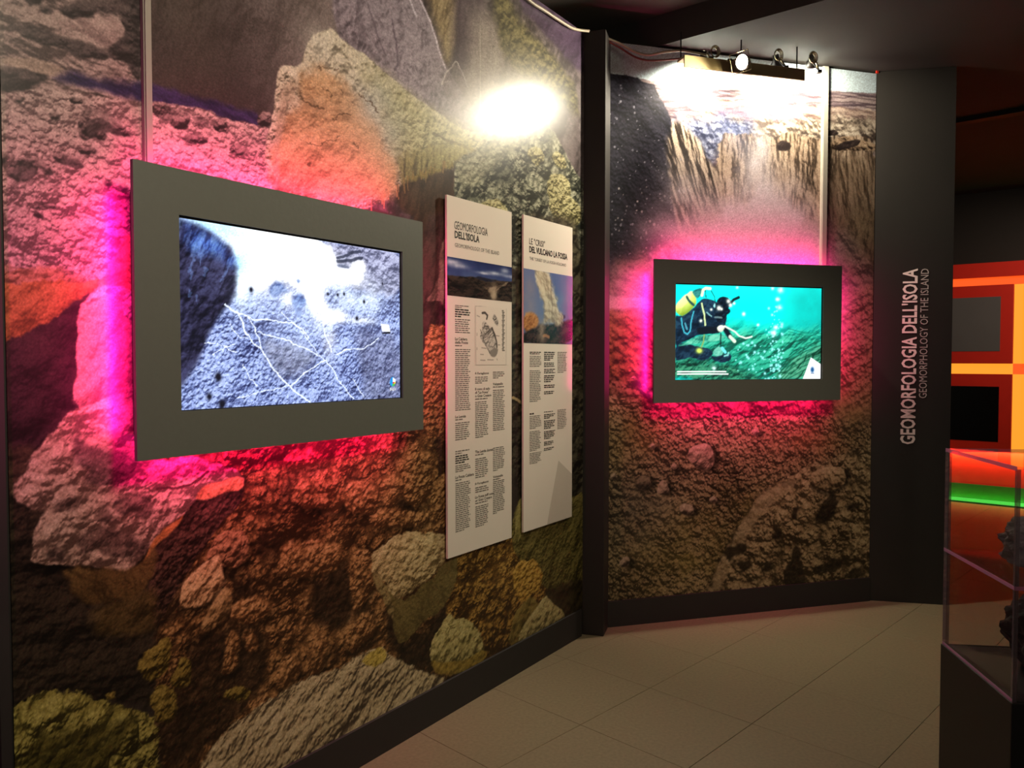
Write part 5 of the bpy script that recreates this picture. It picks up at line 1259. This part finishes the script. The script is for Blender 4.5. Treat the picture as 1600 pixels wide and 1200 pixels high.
def clip_lamp(pos, target, label, watts, angle=100, ring=None, r=0.036, blend=.5, hue=None, wire=False, body='dark'):
    pos = Vector(pos); d = (Vector(target) - pos).normalized()
    th = thing('clip_spotlight', label, 'spotlight', tuple(pos), group='spotlights above the crater mural')
    b = MB(); rg, u, w = lathe(b, pos, d, [(-.060, .004), (-.058, .016), (-.030, .020), (-.012, r * .92), (.010, r), (.012, r * .96), (-.008, r * .86)])
    b.build('housing', M[body], th, smooth=True)
    g = MB(); rr, _, _ = lathe(g, pos, d, [(.002, r * .90), (.003, r * .5), (.0035, .002)]); g.build('lamp_glass', M['lampglow'], th)
    c = MB(); neck = pos - d * .05
    tt = (pos.x - W2.p0[0]) * W2.d[0] + (pos.y - W2.p0[1]) * W2.d[1]; foot = Vector(W2.pt(tt, zb + .072, OB - .022))
    c.tube([neck, neck * .5 + foot * .5 + Vector((0, 0, .012)), foot], .006).build('clamp_arm', M['chrome'], th, smooth=True)
    c = MB(); c.box((foot.x - .012, foot.y - .014, zb + .063), (foot.x + .012, foot.y + .014, zb + .080)); c.build('clamp', M['dark'], th, bevel=.002)
    if ring is not None:
        rc = Vector(ring); t = MB(); D = Vector((*W2.d, 0))
        for q in range(3):
            t.tube([rc + D * math.cos(a) * (.019 + .004 * q) + Vector((0, 0, 1)) * math.sin(a) * (.026 + .003 * q) + Vector((*W2.n, 0)) * (.006 * (q - 1)) for a in [2 * math.pi * k / 24 for k in range(24)]], .003, 6, closed=True)
        t.build('cable_loop', M['chrome'], th, smooth=True)
        MB().tube([rc - Vector((0, 0, .026)), (rc - Vector((0, 0, .03)) + foot) / 2, foot], .003, 6).build('lamp_cable', M['dark'], th, smooth=True)
    if wire:
        h = r * 1.35; q0 = pos + d * .02
        cs = [q0 + u * h + w * h * .9, q0 - u * h + w * h * .9, q0 - u * h - w * h * .9, q0 + u * h - w * h * .9]
        MB().tube(cs, .0022, 6, closed=True).build('wire_guard', M['chrome'], th)
    spot('clip_spot_light', tuple(pos + d * .016), target, watts, hue or LAMPC, angle, blend, r * .8)
    return th

pL1 = w2p(1098, 97, .135); pL2 = w2p(1160, 97, .345); pL3 = w2p(1214, 102, .135); pL4 = w2p(1268, 101, .15)
clip_lamp(pL1, W2.pt(float(W2.hit(1090, 170)[0]), 2.95, 0), 'spotlight at the left end of the lamp board, cable coiled above it', 70, 176, ring=w2p(1117, 81, .2))
clip_lamp(pL2, (0.10, 3.25, 2.65), 'glaring spotlight turned to the room with a wire guard', 105, 125, wire=True, ring=None, r=.042)
clip_lamp(pL3, W2.pt(float(W2.hit(1225, 170)[0]), 2.9, 0), 'spotlight right of the glaring one, dark cable coil above', 36, 176, ring=w2p(1216, 86, .2))
clip_lamp(pL4, W2.pt(float(W2.hit(1262, 170)[0]), 2.95, 0), 'black spotlight at the right end of the lamp board', 26, 176, ring=w2p(1270, 90, .22))

# cables along the wall tops
def cable(pts, r, m, label):
    q = [Vector(p) for p in pts]; out = []
    for i in range(len(q) - 1):
        p0 = q[max(i - 1, 0)]; p1 = q[i]; p2 = q[i + 1]; p3 = q[min(i + 2, len(q) - 1)]
        for k in range(6):
            t = k / 6
            out.append(0.5 * ((2 * p1) + (p2 - p0) * t + (2 * p0 - 5 * p1 + 4 * p2 - p3) * t * t + (3 * p1 - p0 - 3 * p2 + p3) * t ** 3))
    out.append(q[-1])
    return MB().tube(out, r, 6).build('cable', M[m], smooth=True, label=label, cat='cable')
def w1p(px, py, off):
    t, z = W1.hit(px, py, off); return W1.pt(float(t), float(z), off)
cable([w1p(780, -44, .02), w1p(826, 0, .02), w1p(850, 16, .02), w1p(874, 32, .02), w1p(892, 43, .02), w1p(905, 47, .02), w1p(920, 48.5, .04)], .0075, 'cable_l', 'pale cable running along the top of the rock mural wall')
cable([w2p(944, 58, .05), w2p(968, 68, .05), w2p(990, 80, .06), w2p(1012, 86, .08), w2p(1034, 82, .10), w2p(1060, 79, .14), w2p(1085, 82, .18), w2p(1104, 86, .2)], .0065, 'cable_l', 'pale cable swinging from the corner post to the lamps')
cable([w2p(944, 62, .04), w2p(968, 74, .04), w2p(990, 88, .05), w2p(1010, 94, .06), w2p(1036, 94, .09), w2p(1070, 91, .14), w2p(1096, 90, .18)], .0050, 'cable_r', 'dark red cable sagging lowest between corner post and lamps')
_t = float(W2.hit(1370, 112)[0]); _z = float(W2.hit(1370, 112)[1])
MB().wbox(W2, _t - .012, _t + .004, _z - .012, _z + .006, .004, .012).build('warning_tag', M['redtag'], label='tiny red tag at the top right corner of the crater mural', cat='tag', bevel=.001)  # small red LED, its light given as plain red colour
# ---------------------------------------------------------------- pedestal, acrylic case and stones, right foreground
ZP = 0.70
A = np.array(floor_pt(1473, 1006, ZP)); Bf = np.array(floor_pt(1582, 1098, ZP))
ey = (A - Bf); dep = float(np.linalg.norm(ey)); ey /= dep; ex = np.array([ey[1], -ey[0]])
WID = 0.42
def cp(x, y, z): p = Bf + ex * x + ey * y; return (p[0], p[1], z)
def cbox(mb, x0, x1, y0, y1, z0, z1):
    return mb.hexa([cp(x0, y0, z0), cp(x1, y0, z0), cp(x1, y1, z0), cp(x0, y1, z0)], [cp(x0, y0, z1), cp(x1, y0, z1), cp(x1, y1, z1), cp(x0, y1, z1)])
print('CASE', dep, A, Bf)
ped = thing('pedestal', 'black display pedestal under the clear acrylic case', 'pedestal', cp(WID / 2, dep / 2, 0))
cbox(MB(), -.004, WID + .004, -.004, dep + .004, 0.04, ZP).build('body', M['blackgloss'], ped, bevel=.003)
cbox(MB(), .02, WID - .02, .02, dep - .02, 0, 0.04).build('plinth', M['black'], ped)
ZT, ZS, TH = 1.245, 0.972, 0.008
case = thing('acrylic_case', 'clear acrylic display case with a middle shelf on the black pedestal', 'display case', cp(WID / 2, dep / 2, ZP))
def frosted(name, c, fac):
    m = acrylic_mat(name, c, 2.0); nt = m.node_tree
    out = [n for n in nt.nodes if n.type == 'OUTPUT_MATERIAL'][0]; src = out.inputs[0].links[0].from_socket
    df = nt.nodes.new('ShaderNodeBsdfDiffuse'); df.inputs[0].default_value = (*c, 1); mx = nt.nodes.new('ShaderNodeMixShader'); mx.inputs[0].default_value = fac
    nt.links.new(src, mx.inputs[1]); nt.links.new(df.outputs[0], mx.inputs[2]); nt.links.new(mx.outputs[0], out.inputs[0])
    return m

M['acedge'] = frosted('acrylic_cut_edge', (0.66, 0.58, 0.60), .16)
M['acpink'] = frosted('acrylic_shelf_edge', (0.85, 0.50, 0.74), .5)  # magenta LED reflection mixed into the edge colour
for nm, b in (('left_pane', (0, TH, TH, dep - TH, ZP, ZT)), ('right_pane', (WID - TH, WID, TH, dep - TH, ZP, ZT)), ('back_pane', (0, WID, dep - TH, dep, ZP, ZT)), ('front_pane', (0, WID, 0, TH, ZP, ZT))):
    cbox(MB(), *b).build('pane', M['acrylic'], case)
cbox(MB(), TH + .0005, WID - TH - .0005, TH + .0005, dep - TH - .0005, ZS - .007, ZS).build('shelf', M['acrylic'], case)
cbox(MB(), 0, WID, 0, dep, ZT, ZT + .006).build('lid', M['acrylic'], case)
# thicker glued corners, darker; edge bars with LED pink put into their colour
for x, y in ((0, dep - .018), (0, 0), (WID - .01, dep - .018), (WID - .01, 0)):
    cbox(MB(), x - .001, x + .008, y - .001, y + .019 if y else y + .007, ZP + .001, ZT).build('corner_bar', M['acedge'], case)
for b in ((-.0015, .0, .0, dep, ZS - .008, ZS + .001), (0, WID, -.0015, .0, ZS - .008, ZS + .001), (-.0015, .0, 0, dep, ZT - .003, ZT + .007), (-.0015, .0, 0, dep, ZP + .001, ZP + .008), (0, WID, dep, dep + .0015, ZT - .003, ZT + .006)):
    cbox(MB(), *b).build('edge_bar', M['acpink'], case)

def boulder(name, c, size, seed, m, label, flat):
    bm = bmesh.new(); bmesh.ops.create_icosphere(bm, subdivisions=5, radius=1.0)
    P = np.array([v.co[:] for v in bm.verts])
    rs = np.random.RandomState(seed)
    # chipped planes, then rough grain
    d = np.ones(len(P))
    for k in range(16):
        n = rs.randn(3); n /= np.linalg.norm(n); h = .62 + .3 * rs.rand()
        q = P @ n; d = np.minimum(d, np.where(q > 1e-3, h / np.maximum(q, 1e-3), 9))
    P = P * d[:, None]
    P = P * (0.35 + 0.75 * (np.linalg.norm(P, axis=1) / (np.sum(P ** 6, axis=1) ** (1 / 6)))[:, None] ** 1.0)
    a = fbm(P[:, 0] * 2.2 + 9, P[:, 1] * 2.2 + P[:, 2] * 2.7 + 5, 5, seed); b2 = fbm(P[:, 0] * 7 + P[:, 2] * 5, P[:, 1] * 7 + 3, 4, seed + 4)
    P = P * (1 + .30 * (a - .5) + .22 * (b2 - .5))[:, None]
    P = P * np.array(size)
    lo = P[:, 2].min(); P[:, 2] = np.maximum(P[:, 2], lo + flat); P[:, 2] -= P[:, 2].min()
    for v, p in zip(bm.verts, P): v.co = p
    me = bpy.data.meshes.new(name); bm.to_mesh(me); bm.free()
    o = link(name, me, m, label=label, cat='rock'); o.location = c
    return o
r1 = boulder('rock_specimen', cp(.202, .20, ZS + .001), (.100, .12, .064), 5, M['stone'], 'grey rock specimen on the shelf of the acrylic case', .02)
r2 = boulder('rock_specimen', cp(.200, .17, ZP + .001), (.118, .12, .100), 8, M['stone2'], 'dark rough rock specimen on the pedestal top inside the case', .03)

# ---------------------------------------------------------------- red display wall of the next room
_f0, _f1 = np.array(floor_pt(1490, 784)), np.array(floor_pt(1600, 795))
WF = Wall(tuple(_f0), math.degrees(math.atan2(*(_f1 - _f0))))
def ft(px): return float(WF.hit(px, 561)[0])
def fz(px, py): return float(WF.hit(px, py)[1])
TL, TR = ft(1380), ft(1800)
xr = 1540
zt_red, zc1t, zc1b, zc2t, zc2b, zpb, zg, zl = (fz(1496, 413.5), fz(1496, 435.5), fz(1496, 448), fz(1496, 568), fz(1496, 584), fz(1496, 702), fz(1490, 754), fz(1490, 776))
print('FAR', _f0, _f1, zt_red, zpb, zg, zl)
dw = thing('display_wall', 'red display wall with glowing amber channels and a green base in the next room', 'display wall', WF.pt((TL + TR) / 2, 0, 0))
MB().wbox(WF, TL, TR, 0, zt_red, -.25, -.07).build('backing', M['redbase'], dw)
MB().wbox(WF, TL, TR, zc1t, zt_red, -.07, .0).build('top_board', M['red'], dw)
va, vb = ft(1582), ft(1603)
def screen_board(u0, u1, z0, z1, scr, sz0, sz1, su0, su1):
    b = MB().wbox(WF, u0, u1, z0, z1, -.03, 0.0).build('red_board', M['red'], dw, bevel=.004)
    s = MB().wbox(WF, su0, su1, sz0, sz1, -.01, 0.004).build('dark_screen', M[scr], b)
    return b
for (u0, u1, su0, su1) in ((ft(1416), va, ft(1438), ft(1562)), (vb, ft(1770), vb + .13, ft(1745))):
    screen_board(u0, u1, zc2b + (zc2t - zc2b), zc1b, 'grey_scr', fz(1496, 549), fz(1496, 466), su0, su1)
    screen_board(u0, u1, zpb, zc2b, 'blk_scr', fz(1494, 687), fz(1494, 603), su0, su1)
for (u0, u1, z0, z1, m) in ((TL, va, zc1b, zc1t, 'amber'), (vb, TR, zc1b, zc1t, 'amber'), (TL, va, zc2b, zc2t, 'yellow'), (vb, TR, zc2b, zc2t, 'yellow'), (va, vb, zpb, zc2b, 'yellow'), (va, vb, zc2b, zc2t, 'amber'), (va, vb, zc2t, zc1b, 'yellow'), (va, vb, zc1b, zc1t, 'amber')):
    MB().wbox(WF, u0, u1, z0, z1, -.07, -.05).build('light_channel', M[m], dw)
MB().wbox(WF, TL, TR, zg, zpb, -.07, -.012).build('lower_board', M['redbase'], dw)
MB().wbox(WF, TL, TR, zl, zg, -.07, -.004).build('green_board', M['green'], dw)
MB().wbox(WF, TL, TR, zl - .035, zl, -.07, .004).build('green_led', M['greenled'], dw)
MB().wbox(WF, TL, TR, 0, zl - .035, -.07, -.01).build('toe_board', M['black'], dw)
strip_light('channel_light', WF.pt((TL + TR) / 2, zpb - .01, .03), (*WF.d, 0), (-WF.n[0] * .6, -WF.n[1] * .6, -1), TR - TL, .03, 20, (1.0, 0.30, 0.12))
strip_light('green_led_light', WF.pt((TL + TR) / 2, zl - .02, .06), (*WF.d, 0), (-WF.n[0], -WF.n[1], .9), TR - TL, .02, 2.6, (0.1, 1.0, 0.1))
# dark wall behind and above it
MB().wbox(WF, TL - 2.5, TR + 1.0, 0, 3.25, -.45, -.26).build('wall_far', M['blackgloss'], kind='structure')
spot('next_room_spot_light', (5.2, 5.2, 3.1), WF.pt((ft(1490) + ft(1600)) / 2, 1.9, 0), 190, (1.0, 0.74, 0.56), 60, 1.0, 0.06)  # added spot, out of view, to brighten the red boards
